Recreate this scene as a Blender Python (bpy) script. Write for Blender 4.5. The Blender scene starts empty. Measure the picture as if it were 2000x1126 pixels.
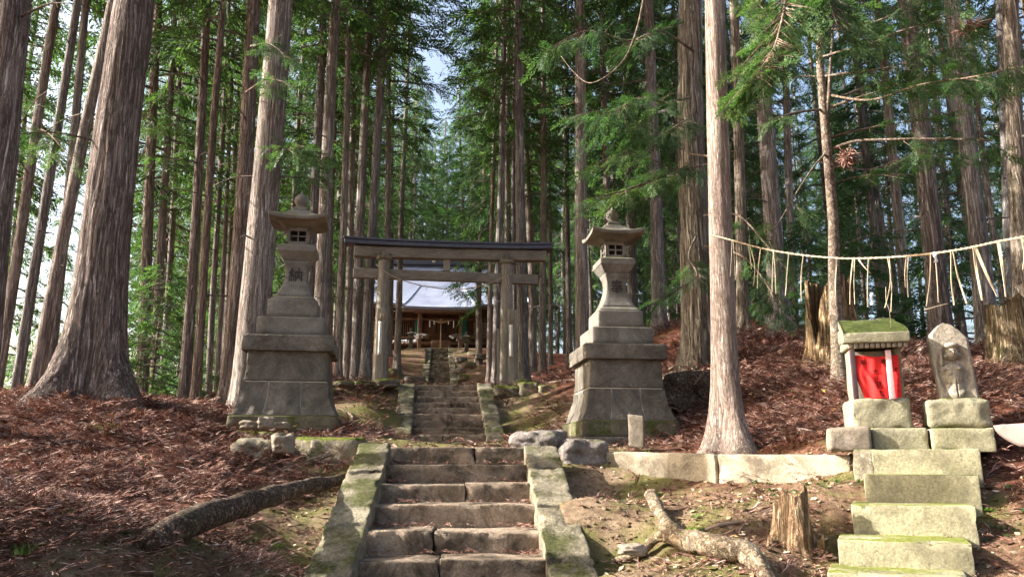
import bpy, math, random
import numpy as np
from mathutils import Vector, Matrix, Euler
R = math.radians
SC = bpy.context.scene
COL = SC.collection
# ------------------------------------------------------------------ camera, sky, sun, exposure
F = 1555.6            # focal length in photo pixels (28 mm on 36 mm)
TH = R(12.4)
cd = bpy.data.cameras.new("camera"); cam = bpy.data.objects.new("camera", cd); COL.objects.link(cam)
cd.lens = 28; cd.sensor_width = 36; cd.clip_start = 0.05; cd.clip_end = 3000
cam.location = (0, 0, 0); cam.rotation_euler = (R(90)+TH, 0, 0)
SC.camera = cam
SUN_EL, SUN_AZ = 28.5, 178.0     # azimuth: direction towards the sun, degrees anticlockwise from +X
sdir = Vector((math.cos(R(SUN_EL))*math.cos(R(SUN_AZ)), math.cos(R(SUN_EL))*math.sin(R(SUN_AZ)), math.sin(R(SUN_EL))))
w = bpy.data.worlds.new("World"); SC.world = w; w.use_nodes = True
nt = w.node_tree; bg = nt.nodes["Background"]
sky = nt.nodes.new("ShaderNodeTexSky"); sky.sky_type = 'NISHITA'; sky.sun_disc = False
sky.sun_elevation = R(SUN_EL); sky.sun_rotation = R(90-SUN_AZ); sky.dust_density = 6.5; sky.air_density = 1.0
nt.links.new(sky.outputs[0], bg.inputs[0]); bg.inputs[1].default_value = 0.118
sl = bpy.data.lights.new("sun", 'SUN'); sl.energy = 5.0; sl.angle = R(0.5); sl.color = (1.0, 0.965, 0.91)
so = bpy.data.objects.new("sun", sl); COL.objects.link(so)
so.rotation_euler = sdir.to_track_quat('Z', 'Y').to_euler()
SC.view_settings.view_transform = 'Standard'; SC.view_settings.look = 'None'
SC.view_settings.exposure = 2.0; SC.view_settings.gamma = 1.0
SC.cycles.max_bounces = 6; SC.cycles.diffuse_bounces = 3; SC.cycles.glossy_bounces = 2
SC.cycles.transmission_bounces = 3; SC.cycles.transparent_max_bounces = 4
SC.cycles.use_denoising = True
SC.cycles.sample_clamp_indirect = 6.0
# ------------------------------------------------------------------ small maths
def P(px, py, Y):
    u = (px-1000)/F; v = (563-py)/F
    d = Y/(math.cos(TH)-v*math.sin(TH))
    return np.array([u*d, Y, d*(math.sin(TH)+v*math.cos(TH))])
def MPP(py, Y):       # metres per photo pixel there
    v = (563-py)/F
    return Y/(math.cos(TH)-v*math.sin(TH))/F
def PIX(p):
    d = p[1]*math.cos(TH)+p[2]*math.sin(TH)
    return 1000+F*p[0]/d, 563-F*(p[2]*math.cos(TH)-p[1]*math.sin(TH))/d
def _h(i, j, k, s):
    n = (i*73856093) ^ (j*19349663) ^ (k*83492791) ^ (s*2654435761 & 0xffffffff)
    n = n & 0xffffffff
    n = ((n ^ (n >> 15))*2246822519) & 0xffffffff
    n = ((n ^ (n >> 13))*3266489917) & 0xffffffff
    return ((n ^ (n >> 16)) & 0xffff)/65535.0
def vnoise(p, s=0):
    p = np.asarray(p, float); i = np.floor(p).astype(np.int64); f = p-i; f = f*f*(3-2*f)
    o = 0
    for a in (0, 1):
        for b in (0, 1):
            for c in (0, 1):
                o = o+_h(i[:, 0]+a, i[:, 1]+b, i[:, 2]+c, s)*(f[:, 0] if a else 1-f[:, 0])*(f[:, 1] if b else 1-f[:, 1])*(f[:, 2] if c else 1-f[:, 2])
    return o*2-1
def fbm(p, sc=1.0, oc=3, s=0):
    p = np.asarray(p, float)*sc; o = 0; a = 1.0; t = 0
    for k in range(oc):
        o = o+vnoise(p+17.3*k, s+k)*a; t += a; a *= 0.5; p = p*2.03
    return o/t
def rotz(a):
    c, s = math.cos(a), math.sin(a); return np.array([[c, -s, 0], [s, c, 0], [0, 0, 1.0]])
def nrm(v):
    v = np.asarray(v, float); return v/(np.linalg.norm(v)+1e-12)
# ------------------------------------------------------------------ mesh building
class MB:
    def __init__(s): s.V = []; s.Q = []; s.M = []; s.n = 0; s.attr = None
    def add(s, V, Q, m=0):
        V = np.asarray(V, float).reshape(-1, 3); Q = np.asarray(Q, np.int64).reshape(-1, 4)
        s.V.append(V); s.Q.append(Q+s.n); s.M.append(np.full(len(Q), m)); s.n += len(V); return s
    def mesh(s, name, mats, smooth=True, root=None, T=None):
        V = np.vstack(s.V); Q = np.vstack(s.Q); mi = np.concatenate(s.M)
        if T is not None: V = V@T[0].T+T[1]
        if root is not None:
            V = (V-np.array(root.location))@rotz(root.rotation_euler.z)      # world -> root local
        tri = (Q[:, 2] == Q[:, 3])
        me = bpy.data.meshes.new(name)
        tot = np.where(tri, 3, 4)
        start = np.concatenate([[0], np.cumsum(tot)[:-1]])
        keep = np.ones(Q.shape, bool); keep[tri, 3] = False
        loops = Q[keep]
        me.vertices.add(len(V)); me.vertices.foreach_set("co", V.astype(np.float32).ravel())
        me.loops.add(len(loops)); me.loops.foreach_set("vertex_index", loops.astype(np.int32))
        me.polygons.add(len(Q)); me.polygons.foreach_set("loop_start", start.astype(np.int32))
        me.polygons.foreach_set("loop_total", tot.astype(np.int32))
        me.polygons.foreach_set("material_index", mi.astype(np.int32))
        me.polygons.foreach_set("use_smooth", np.full(len(Q), smooth))
        for m in (mats if isinstance(mats, (list, tuple)) else [mats]): me.materials.append(m)
        me.update(calc_edges=True)
        return me
    def build(s, name, mats, parent=None, world=True, smooth=True, T=None):
        me = s.mesh(name, mats, smooth, parent if (parent is not None and world) else None, T)
        o = bpy.data.objects.new(name, me); COL.objects.link(o)
        if parent is not None: o.parent = parent
        return o
def tag(o, label, cat, group=None, kind=None):
    if label: o['label'] = label
    if cat: o['category'] = cat
    if group: o['group'] = group
    if kind: o['kind'] = kind
    return o
def thing(name, label, cat, loc, rz=0.0, group=None):
    o = bpy.data.objects.new(name, None); COL.objects.link(o)
    o.location = tuple(float(v) for v in loc); o.rotation_euler = (0, 0, rz); o.empty_display_size = .1
    return tag(o, label, cat, group)
def struct(o): o['kind'] = 'structure'; return o
def grid_q(nu, nv, wrap=False):
    a = np.arange(nu-1)[:, None]; b = np.arange(nv if wrap else nv-1)[None, :]
    b2 = (b+1) % nv
    return np.stack([a*nv+b, a*nv+b2, (a+1)*nv+b2, (a+1)*nv+b], -1).reshape(-1, 4)
def rbox(size, b=.01, n=(4, 4, 4), amp=0.0, sc=6.0, seed=0, chip=0.0):
    """rounded, subdivided, slightly uneven box centred on the origin"""
    h = np.array(size, float)/2; b = min(b, h.min()*.95)
    ax = []
    for k in range(3):
        inn = np.linspace(-h[k]+b, h[k]-b, n[k]+1)
        ax.append(np.concatenate([[-h[k], -h[k]+b*.45], inn, [h[k]-b*.45, h[k]]]))
    Vs, Qs, o = [], [], 0
    for k in range(3):
        i, j = (k+1) % 3, (k+2) % 3
        A, B = np.meshgrid(ax[i], ax[j], indexing='ij')
        for sg in (-1, 1):
            v = np.zeros((A.size, 3)); v[:, i] = A.ravel(); v[:, j] = B.ravel(); v[:, k] = sg*h[k]
            q = grid_q(len(ax[i]), len(ax[j]))
            if sg < 0: q = q[:, ::-1]
            Vs.append(v); Qs.append(q+o); o += len(v)
    V = np.vstack(Vs); Q = np.vstack(Qs)
    q = np.clip(V, -h+b, h-b); d = V-q; L = np.linalg.norm(d, axis=1, keepdims=True)
    N = d/np.maximum(L, 1e-9); V = q+N*b
    # weld
    key = np.round(V, 5); _, idx, inv = np.unique(key, axis=0, return_index=True, return_inverse=True)
    inv = inv.ravel(); V = V[idx]; N = N[idx]; Q = inv[Q]
    if amp: V = V+N*(fbm(V+seed*7.7, sc, 3, seed)*amp)[:, None]
    if chip:
        e = (np.abs(V)/h); em = np.sort(e, axis=1)[:, 1]
        c = np.clip(fbm(V+seed*3.1, sc*1.5, 2, seed+9)-.1, 0, 1)*np.clip((em-.8)/.2, 0, 1)
        V = V-N*(c*chip)[:, None]
    return V, Q
def hexa(c8, b=.012, n=(6, 4, 3), amp=.006, sc=7.0, seed=0, chip=.03):
    """block with 8 given corners: order x-,x+ / y-,y+ / z-,z+  (index = ix + 2*iy + 4*iz)"""
    c = np.array(c8, float)
    sz = [np.linalg.norm(c[1]-c[0]+c[5]-c[4])/2, np.linalg.norm(c[2]-c[0]+c[6]-c[4])/2, np.linalg.norm(c[4]-c[0]+c[5]-c[1])/2]
    V, Q = rbox(sz, b, n, amp, sc, seed, chip)
    t = V/np.array(sz)+.5
    o = 0
    for k in range(8):
        wgt = (t[:, 0] if k & 1 else 1-t[:, 0])*(t[:, 1] if k & 2 else 1-t[:, 1])*(t[:, 2] if k & 4 else 1-t[:, 2])
        o = o+wgt[:, None]*c[k]
    return o, Q
def box(size, c=(0, 0, 0), b=.006, n=(1, 1, 1), rz=0, amp=0, seed=0, sc=6., chip=0.):
    V, Q = rbox(size, b, n, amp, sc, seed, chip)
    return V@rotz(rz).T+np.array(c), Q
def rock(size, c, seed, rz=0, amp=.22, n=7):
    h = np.array(size)
    V, Q = rbox((1, 1, 1), .24, (n, n, n))
    V = V*(1.06+amp*1.2*fbm(V+seed*5.3, 1.5, 2, seed)-amp*1.3*np.abs(fbm(V+seed*2.1, 2.3, 2, seed+5))+.04*fbm(V+seed, 8, 2, seed+3))[:, None]+.06*np.stack([fbm(V+k*9, 5, 2, seed+k) for k in range(3)], 1)
    return (V*h)@rotz(rz).T+np.array(c), Q
def tube(pts, rad, seg=8, amp=0., sc=5., seed=0, cap=True, twist=None):
    pts = np.array(pts, float); n = len(pts)
    rad = np.broadcast_to(np.asarray(rad, float), (n,)) if np.ndim(rad) else np.full(n, rad)
    T = np.gradient(pts, axis=0); T /= np.linalg.norm(T, axis=1, keepdims=True)+1e-12
    up = np.array([0, 0, 1.]) if abs(T[0, 2]) < .9 else np.array([1., 0, 0])
    U = np.zeros_like(pts); u = nrm(np.cross(T[0], up))
    for i in range(n):
        u = nrm(u-T[i]*np.dot(u, T[i])); U[i] = u
    W = np.cross(T, U)
    a = np.linspace(0, 2*math.pi, seg, endpoint=False)
    D = U[:, None, :]*np.cos(a)[None, :, None]+W[:, None, :]*np.sin(a)[None, :, None]
    V = pts[:, None, :]+D*rad[:, None, None]
    if amp: V = V+D*(fbm(V.reshape(-1, 3), sc, 3, seed).reshape(n, seg)*amp)[:, :, None]
    V = V.reshape(-1, 3); Q = grid_q(n, seg, True)
    if cap:
        k = len(V); V = np.vstack([V, pts[0], pts[-1]])
        i = np.arange(seg); j = (i+1) % seg
        Q = np.vstack([Q, np.stack([j, i, np.full(seg, k), np.full(seg, k)], 1), np.stack([(n-1)*seg+i, (n-1)*seg+j, np.full(seg, k+1), np.full(seg, k+1)], 1)])
    return V, Q
def smoothpath(pts, n=24):
    pts = np.array(pts, float)
    if len(pts) < 3:
        t = np.linspace(0, 1, n)[:, None]; return pts[0]*(1-t)+pts[-1]*t
    p = np.vstack([2*pts[0]-pts[1], pts, 2*pts[-1]-pts[-2]])
    out = []
    m = len(pts)-1
    for s in np.linspace(0, m-1e-6, n):
        i = int(s); t = s-i; a, b, c, d = p[i:i+4]
        out.append(.5*((2*b)+(-a+c)*t+(2*a-5*b+4*c-d)*t*t+(-a+3*b-3*c+d)*t**3))
    return np.array(out)
def lathe(prof, seg=24, c=(0, 0, 0)):
    prof = np.array(prof, float); a = np.linspace(0, 2*math.pi, seg, endpoint=False)
    V = np.stack([prof[:, 0][:, None]*np.cos(a), prof[:, 0][:, None]*np.sin(a), np.repeat(prof[:, 1][:, None], seg, 1)], -1).reshape(-1, 3)
    return V+np.array(c), grid_q(len(prof), seg, True)
def sqloft(prof, m=6, rough=0., seed=0, sc=8., corner=.06, lift=None, cap=True):
    """square-plan loft: prof rows (z, hx, hy); m points a side; lift(row)->corner uplift"""
    a = []
    t = np.linspace(-1+corner, 1-corner, m)
    for k in range(4):
        for s in t:
            a.append([(s, -1), (1, s), (-s, 1), (-1, -s)][k])
    a = np.array(a); L = len(a)
    Vs = []
    for r, (z, hx, hy) in enumerate(prof):
        v = np.zeros((L, 3)); v[:, 0] = a[:, 0]*hx; v[:, 1] = a[:, 1]*hy; v[:, 2] = z
        if lift is not None: v[:, 2] += lift[r]*(np.abs(a[:, 0]*a[:, 1]))**3
        Vs.append(v)
    V = np.vstack(Vs)
    if rough:
        d = V.copy(); d[:, 2] = 0; d /= np.linalg.norm(d, axis=1, keepdims=True)+1e-9
        V = V+d*(fbm(V+seed*3.3, sc, 3, seed)*rough)[:, None]
    Q = grid_q(len(prof), L, True)
    if cap:
        k = len(V); V = np.vstack([V, [0, 0, prof[0][0]], [0, 0, prof[-1][0]]]); i = np.arange(L); j = (i+1) % L
        o = (len(prof)-1)*L
        Q = np.vstack([Q, np.stack([j, i, np.full(L, k), np.full(L, k)], 1), np.stack([o+i, o+j, np.full(L, k+1), np.full(L, k+1)], 1)])
    return V, Q
def dense(prof, k=4):
    """subdivide a (z,hx,hy) profile, doubling rows at the given corners so that edges stay crisp"""
    out = []
    for a, b in zip(prof[:-1], prof[1:]):
        a = np.array(a, float); b = np.array(b, float)
        for t in ([0.015]+[i/k for i in range(1, k)]+[.985]): out.append(tuple(a*(1-t)+b*t))
    return out
def text_obj(body, size, mat, parent, M, name='lettering', ext=.002):
    c = bpy.data.curves.new('t', 'FONT'); c.body = body; c.size = size; c.extrude = ext
    c.align_x = 'CENTER'; c.align_y = 'CENTER'; c.space_line = .95
    o = bpy.data.objects.new('t', c); COL.objects.link(o)
    bpy.context.view_layer.update(); dg = bpy.context.evaluated_depsgraph_get()
    me = bpy.data.meshes.new_from_object(o.evaluated_get(dg)); bpy.data.objects.remove(o)
    me.transform(M); me.materials.clear(); me.materials.append(mat); me.name = name
    ob = bpy.data.objects.new(name, me); COL.objects.link(ob); ob.parent = parent
    return ob
# ------------------------------------------------------------------ materials
class NT:
    def __init__(s, name, rough=.85, spec=.2):
        s.m = bpy.data.materials.new(name); s.m.use_nodes = True; s.t = s.m.node_tree; s.b = s.t.nodes["Principled BSDF"]
        s.b.inputs["Roughness"].default_value = rough; s.b.inputs["Specular IOR Level"].default_value = spec
    def n(s, ty, **k):
        x = s.t.nodes.new(ty)
        for a, v in k.items():
            if a.startswith('i_'): x.inputs[int(a[2:])].default_value = v
            else: setattr(x, a, v)
        return x
    def l(s, a, b): s.t.links.new(a, b)
    def pos(s, scale=(1, 1, 1), obj=False):
        src = s.n("ShaderNodeTexCoord").outputs["Object"] if obj else s.n("ShaderNodeNewGeometry").outputs["Position"]
        mp = s.n("ShaderNodeMapping"); mp.inputs["Scale"].default_value = scale; s.l(src, mp.inputs[0]); return mp.outputs[0]
    def noise(s, vec, scale, det=4, rough=.6, dist=0):
        x = s.n("ShaderNodeTexNoise"); x.inputs["Scale"].default_value = scale; x.inputs["Detail"].default_value = det
        x.inputs["Roughness"].default_value = rough; x.inputs["Distortion"].default_value = dist; s.l(vec, x.inputs["Vector"]); return x.outputs["Fac"]
    def ramp(s, fac, stops, interp='LINEAR'):
        x = s.n("ShaderNodeValToRGB"); x.color_ramp.interpolation = interp; e = x.color_ramp.elements
        while len(e) < len(stops): e.new(.5)
        for q, (p, c) in zip(e, stops): q.position = p; q.color = tuple(c)+(1,) if len(c) == 3 else c
        s.l(fac, x.inputs[0]); return x.outputs[0]
    def mix(s, fac, a, b, mode='MIX'):
        x = s.n("ShaderNodeMix", data_type='RGBA', blend_type=mode)
        for v, i in ((fac, 0), (a, 6), (b, 7)):
            if hasattr(v, 'is_linked') or hasattr(v, 'links'): s.l(v, x.inputs[i])
            else: x.inputs[i].default_value = v if i == 0 else tuple(v)+(1,)
        return x.outputs[2]
    def math(s, op, a, b=None, c=None, clamp=False):
        x = s.n("ShaderNodeMath", operation=op, use_clamp=clamp)
        for v, i in ((a, 0), (b, 1), (c, 2)):
            if v is None: continue
            if hasattr(v, 'links'): s.l(v, x.inputs[i])
            else: x.inputs[i].default_value = v
        return x.outputs[0]
    def bump(s, h, dist, strength=1.0, prev=None):
        x = s.n("ShaderNodeBump"); x.inputs["Distance"].default_value = dist; x.inputs["Strength"].default_value = strength
        s.l(h, x.inputs["Height"])
        if prev is not None: s.l(prev, x.inputs["Normal"])
        return x.outputs[0]
    def out(s, col=None, normal=None, rough=None):
        if col is not None: s.l(col, s.b.inputs["Base Color"])
        if normal is not None: s.l(normal, s.b.inputs["Normal"])
        if rough is not None: s.l(rough, s.b.inputs["Roughness"])
        return s.m
def m_stone(name, c1, c2, moss=.5, mossc=((.045, .06, .012), (.12, .13, .03)), stain=.5, bumpd=.012, lichen=.25, up=.55, fine=60):
    """moss: 0 none .. 1 nearly all; up = how strongly moss prefers faces that look up"""
    g = NT(name, .92, .15); v = g.pos()
    base = g.ramp(g.noise(v, 3.1, 6, .65), [(.3, c1), (.7, c2)])
    grit = g.ramp(g.noise(v, fine, 3, .7), [(.3, (.62, .62, .62)), (.7, (1.25, 1.22, 1.2))])
    base = g.mix(1.0, base, grit, 'MULTIPLY')
    st = g.ramp(g.noise(v, 2.3, 7, .7, .8), [(.42, (0, 0, 0)), (.62, (1, 1, 1))])
    base = g.mix(g.math('MULTIPLY', st, stain), base, (.042, .032, .022))
    li = g.ramp(g.noise(v, 9, 6, .72), [(.60, (0, 0, 0)), (.66, (1, 1, 1))])
    base = g.mix(g.math('MULTIPLY', li, lichen), base, (.42, .42, .36))
    sep = g.n("ShaderNodeSeparateXYZ"); g.l(g.n("ShaderNodeNewGeometry").outputs["Normal"], sep.inputs[0])
    nz = g.math('MULTIPLY', sep.outputs[2], up)
    mf = g.math('ADD', g.math('ADD', g.noise(v, 2.2, 6, .7), nz), (moss-1.0)*.75)
    mf = g.ramp(mf, [(.47, (0, 0, 0)), (.60, (1, 1, 1))])
    mc = g.ramp(g.noise(v, 30, 4, .7), [(.35, mossc[0]), (.7, mossc[1])])
    col = g.mix(mf, base, mc)
    nb = g.bump(g.noise(v, 7, 8, .68), bumpd*2, .8)
    nb = g.bump(g.noise(v, fine, 4, .7), bumpd*.3, .7, nb)
    nb = g.bump(g.math('MULTIPLY', mf, g.noise(v, 70, 4, .85)), .03, .9, nb)
    return g.out(col, nb)
def m_bark(name, c1, c2, c3, zs=1.1, xs=26., bd=.02, moss=.25, lich=.3, st=.05, fur=.6):
    g = NT(name, .95, .1); st = min(1., zs/xs*2.6) if zs > 3 else st
    oi = g.n("ShaderNodeObjectInfo").outputs["Random"]
    wob = g.n("ShaderNodeTexNoise"); wob.inputs["Scale"].default_value = 2.2; wob.inputs["Detail"].default_value = 2; g.l(g.pos((1, 1, .6)), wob.inputs["Vector"])
    sc = g.n("ShaderNodeVectorMath", operation='SCALE'); sc.inputs["Scale"].default_value = .07; g.l(wob.outputs["Color"], sc.inputs[0])
    ad = g.n("ShaderNodeVectorMath", operation='ADD'); g.l(g.pos((1, 1, st)), ad.inputs[0]); g.l(sc.outputs[0], ad.inputs[1]); v = ad.outputs[0]
    n1 = g.noise(v, xs*.62, 5, .6, .25); n2 = g.noise(v, xs*2.2, 4, .65, .3); n3 = g.noise(g.pos((1, 1, .35)), xs*3, 4, .7)
    def rid(n, w_): return g.ramp(g.math('ABSOLUTE', g.math('SUBTRACT', n, .5)), [(0, (0, 0, 0)), (w_, (1, 1, 1))])
    f1 = rid(n1, .075); f2 = rid(n2, .07)
    big = g.noise(g.pos((1, 1, .35)), 1.6, 4, .6)
    col = g.ramp(n2, [(.28, c1), (.48, c2), (.70, c3)])
    col = g.mix(1., col, g.mix(fur, (1, 1, 1), g.ramp(f1, [(0, (.22, .19, .17)), (1, (1.12, 1.1, 1.1))])), 'MULTIPLY')
    col = g.mix(1., col, g.ramp(f2, [(0, (.55, .5, .48)), (1, (1.08, 1.08, 1.08))]), 'MULTIPLY')
    col = g.mix(1., col, g.ramp(n3, [(.3, (.75, .75, .75)), (.7, (1.25, 1.25, 1.25))]), 'MULTIPLY')
    col = g.mix(1., col, g.ramp(oi, [(0, (.82, .85, .88)), (.5, (1, .98, .96)), (1, (1.16, 1.08, 1.0))]), 'MULTIPLY')
    col = g.mix(1., col, g.ramp(big, [(.3, (.75, .7, .68)), (.7, (1.25, 1.27, 1.25))]), 'MULTIPLY')
    pl = g.ramp(g.noise(g.pos((1, 1, .5)), 5, 6, .7), [(.55, (0, 0, 0)), (.66, (1, 1, 1))])
    col = g.mix(g.math('MULTIPLY', pl, lich), col, (.27, .27, .22))
    mo = g.ramp(g.noise(g.pos((1, 1, .5)), 2.1, 6, .7), [(.56, (0, 0, 0)), (.68, (1, 1, 1))])
    col = g.mix(g.math('MULTIPLY', mo, moss), col, (.06, .075, .02))
    nb = g.bump(f1, bd, .9); nb = g.bump(g.math('ADD', g.math('MULTIPLY', f2, .5), n2), bd*.55, .9, nb); nb = g.bump(n3, bd*.15, .7, nb)
    return g.out(col, nb)
def m_leaf(name, c1, c2, c3, tr=.5):
    g = NT(name, .6, .25)
    geo = g.n("ShaderNodeNewGeometry"); ri = geo.outputs["Random Per Island"]; oi = g.n("ShaderNodeObjectInfo").outputs["Random"]
    n = g.noise(g.pos(), .55, 3, .6)
    f = g.math('ADD', g.math('MULTIPLY', ri, .45), g.math('MULTIPLY', n, .75)); f = g.math('ADD', f, g.math('MULTIPLY', oi, .12))
    col = g.ramp(f, [(.3, c1), (.62, c2), (.92, c3)])
    g.l(col, g.b.inputs["Base Color"])
    tb = g.n("ShaderNodeBsdfTranslucent"); mx = g.n("ShaderNodeMixShader"); mx.inputs[0].default_value = tr
    g.l(g.mix(1., col, (1.25, 1.5, .75), 'MULTIPLY'), tb.inputs[0])
    o = [x for x in g.t.nodes if x.type == 'OUTPUT_MATERIAL'][0]
    g.l(g.b.outputs[0], mx.inputs[1]); g.l(tb.outputs[0], mx.inputs[2]); g.l(mx.outputs[0], o.inputs[0])
    return g.m
def m_litter():
    g = NT('dead_fronds', .8, .15); ri = g.n("ShaderNodeNewGeometry").outputs["Random Per Island"]
    col = g.ramp(ri, [(0, (.06, .035, .027)), (.3, (.15, .07, .048)), (.6, (.24, .115, .08)), (.85, (.35, .21, .155)), (1, (.52, .40, .32))])
    col = g.mix(1., col, g.ramp(g.noise(g.pos(), .9, 4, .65), [(.35, (.55, .5, .5)), (.65, (1.35, 1.4, 1.45))]), 'MULTIPLY')
    return g.out(col)
def m_plain(name, c, rough=.7, var=.25, sc=12., spec=.3, bd=.003, stretch=(1, 1, 1)):
    g = NT(name, rough, spec); v = g.pos(stretch)
    n = g.noise(v, sc, 5, .65)
    col = g.ramp(n, [(.3, tuple(x*(1-var) for x in c)), (.7, tuple(min(1, x*(1+var)) for x in c))])
    return g.out(col, g.bump(n, bd))
def m_wood(name, c1, c2, sx=(1, 1, .06), sc=40., moss=.0, bd=.006):
    g = NT(name, .85, .2); v = g.pos(sx); n = g.noise(v, sc, 5, .65, .2); b = g.noise(g.pos(), 1.5, 5, .65)
    col = g.ramp(n, [(.3, c1), (.7, c2)])
    col = g.mix(1., col, g.ramp(b, [(.3, (.7, .7, .7)), (.7, (1.2, 1.2, 1.2))]), 'MULTIPLY')
    if moss:
        mo = g.ramp(g.noise(g.pos(), 2.6, 6, .7), [(.55, (0, 0, 0)), (.7, (1, 1, 1))])
        col = g.mix(g.math('MULTIPLY', mo, moss), col, (.12, .14, .07))
    return g.out(col, g.bump(n, bd))
M = {}
M['bark'] = m_bark('cedar_bark', (.14, .12, .108), (.262, .238, .22), (.43, .405, .38))
M['bark_red'] = m_bark('red_cedar_bark', (.11, .083, .067), (.235, .192, .168), (.40, .352, .32), zs=1.0, xs=24, bd=.03, lich=.15)
M['bark_pink'] = m_bark('pale_smooth_bark', (.17, .132, .115), (.29, .24, .212), (.41, .36, .325), zs=.7, xs=40, bd=.012, st=.05, fur=.4, moss=.12, lich=.3)
M['bark_grey'] = m_bark('grey_gnarled_bark', (.10, .08, .06), (.28, .235, .185), (.46, .41, .34), zs=1.6, xs=15, bd=.05, moss=.3, lich=.35)
M['bark_thin'] = m_bark('young_bark', (.12, .088, .066), (.20, .155, .118), (.29, .24, .195), zs=8, xs=14, bd=.006, moss=.2, lich=.4)
M['leaf'] = m_leaf('cedar_foliage', (.02, .042, .022), (.042, .085, .04), (.10, .155, .058))
M['leaf_b'] = m_leaf('bright_foliage', (.02, .045, .02), (.045, .092, .032), (.11, .165, .055), .42)
M['leaf_s'] = m_leaf('far_foliage', (.018, .04, .018), (.042, .085, .032), (.10, .15, .05), .4)
M['litter'] = m_litter()
M['stone'] = m_stone('lantern_stone', (.14, .128, .108), (.225, .205, .175), moss=.36, stain=.5, bumpd=.006, lichen=.12, up=.6, fine=90,
                     mossc=((.12, .115, .05), (.24, .23, .11)))
M['stone_r'] = m_stone('rough_lantern_stone', (.118, .106, .086), (.21, .186, .152), moss=.5, stain=.6, bumpd=.045, lichen=.12, up=.4)
M['stone_m'] = m_stone('mossy_base_stone', (.10, .09, .06), (.18, .155, .10), moss=.98, stain=.5, bumpd=.02, up=.25)
M['step'] = m_stone('stair_stone', (.165, .118, .082), (.37, .29, .21), moss=.36, stain=.92, bumpd=.03, lichen=.2, up=.2)
M['kerb'] = m_stone('kerb_stone', (.19, .165, .115), (.33, .29, .2), moss=.80, stain=.55, bumpd=.055, fine=45, lichen=.35, up=.16, mossc=((.05, .056, .02), (.15, .145, .052)))
M['wallst'] = m_stone('cut_tuff_stone', (.26, .215, .15), (.37, .315, .225), moss=.3, stain=.75, bumpd=.009, lichen=.1, up=.25, mossc=((.10, .11, .03), (.25, .25, .08)))
M['rstep'] = m_stone('yellow_tuff_stone', (.25, .23, .14), (.37, .34, .215), moss=.56, stain=.45, bumpd=.007, lichen=.12, up=.4, mossc=((.12, .14, .025), (.29, .30, .07)))
M['stele'] = m_stone('stele_stone', (.26, .225, .175), (.37, .325, .255), moss=.46, stain=.25, bumpd=.012, lichen=.35, up=.2, mossc=((.10, .13, .02), (.26, .27, .06)))
M['hok'] = m_stone('shrine_stone', (.20, .185, .12), (.31, .285, .19), moss=.58, stain=.3, bumpd=.012, lichen=.4, up=.35, mossc=((.10, .12, .02), (.24, .25, .06)))
M['hokroof'] = m_stone('mossy_roof_stone', (.20, .185, .13), (.33, .30, .21), moss=.74, stain=.4, bumpd=.04, fine=40, lichen=.6, up=.4, mossc=((.03, .045, .01), (.12, .14, .03)))
M['rock'] = m_stone('grey_boulder', (.15, .13, .115), (.32, .28, .25), moss=.62, stain=.6, bumpd=.05, lichen=.8, up=.25, mossc=((.04, .06, .012), (.2, .2, .03)))
M['mossrock'] = m_stone('green_boulder', (.16, .135, .09), (.28, .24, .17), moss=.82, stain=.5, bumpd=.03, lichen=.2, up=.35, mossc=((.05, .07, .01), (.2, .22, .03)))
M['pale'] = m_stone('pale_rubble', (.17, .14, .105), (.28, .235, .18), moss=.42, stain=.25, bumpd=.01, up=.3)
M['mortar'] = m_plain('mortar', (.42, .37, .29), .9, .15, 20)
M['dark'] = m_plain('dark_cavity', (.012, .011, .01), .9, .2)  # near-black that paints the shade of hollow insides
M['ink'] = m_plain('ink_black', (.012, .01, .01), .8, .1)
M['carve'] = m_plain('blackened_carving', (.035, .03, .027), .9, .3)
M['wood'] = m_wood('weathered_post_wood', (.15, .125, .095), (.33, .285, .225), moss=.4)
M['woodx'] = m_wood('weathered_beam_wood', (.12, .10, .078), (.26, .22, .175), sx=(.06, 1, 1), moss=.3)
M['brownwood'] = m_wood('brown_building_wood', (.065, .035, .022), (.15, .085, .055))
M['brownx'] = m_wood('brown_beam_wood', (.10, .06, .038), (.22, .14, .095), sx=(.06, 1, 1))
M['roofcap'] = m_plain('dark_metal_cap', (.055, .055, .075), .45, .25, 8, .5)
M['rot'] = m_bark('rotten_wood', (.03, .02, .012), (.20, .14, .08), (.42, .33, .2), zs=3, xs=18, bd=.04, moss=.55, lich=.2)
M['rotpale'] = m_bark('splintered_wood', (.12, .07, .035), (.34, .23, .13), (.52, .41, .27), zs=3, xs=20, bd=.03, moss=.15, lich=.1)
M['root'] = m_bark('weathered_root', (.12, .09, .06), (.28, .22, .15), (.42, .36, .26), zs=18, xs=22, bd=.012, moss=.3, lich=.3)
M['log'] = m_bark('dark_fallen_log', (.04, .03, .022), (.12, .088, .066), (.25, .195, .15), zs=20, xs=22, bd=.012, moss=.5, lich=.1)
M['twig'] = m_plain('bare_twig', (.20, .14, .10), .8, .35)
M['straw'] = m_plain('straw', (.48, .39, .26), .75, .2, 30)
M['rope'] = m_plain('rope_fibre', (.34, .25, .165), .85, .35, 60)
M['paper'] = m_plain('white_paper', (.78, .78, .8), .6, .06)
M['bamboo'] = m_plain('bleached_bamboo', (.58, .54, .47), .6, .12, 10)
M['teal'] = m_plain('teal_banner', (.015, .16, .13), .8, .3)
M['pinkpost'] = m_plain('faded_pink_post', (.62, .38, .37), .7, .1)
M['purppost_shade'] = m_plain('shaded_purple_post', (.06, .034, .04), .8, .2)  # purple darkened: the left post's shade is put into its colour
M['shoji'] = m_plain('paper_panel', (.24, .21, .19), .8, .15)
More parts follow.
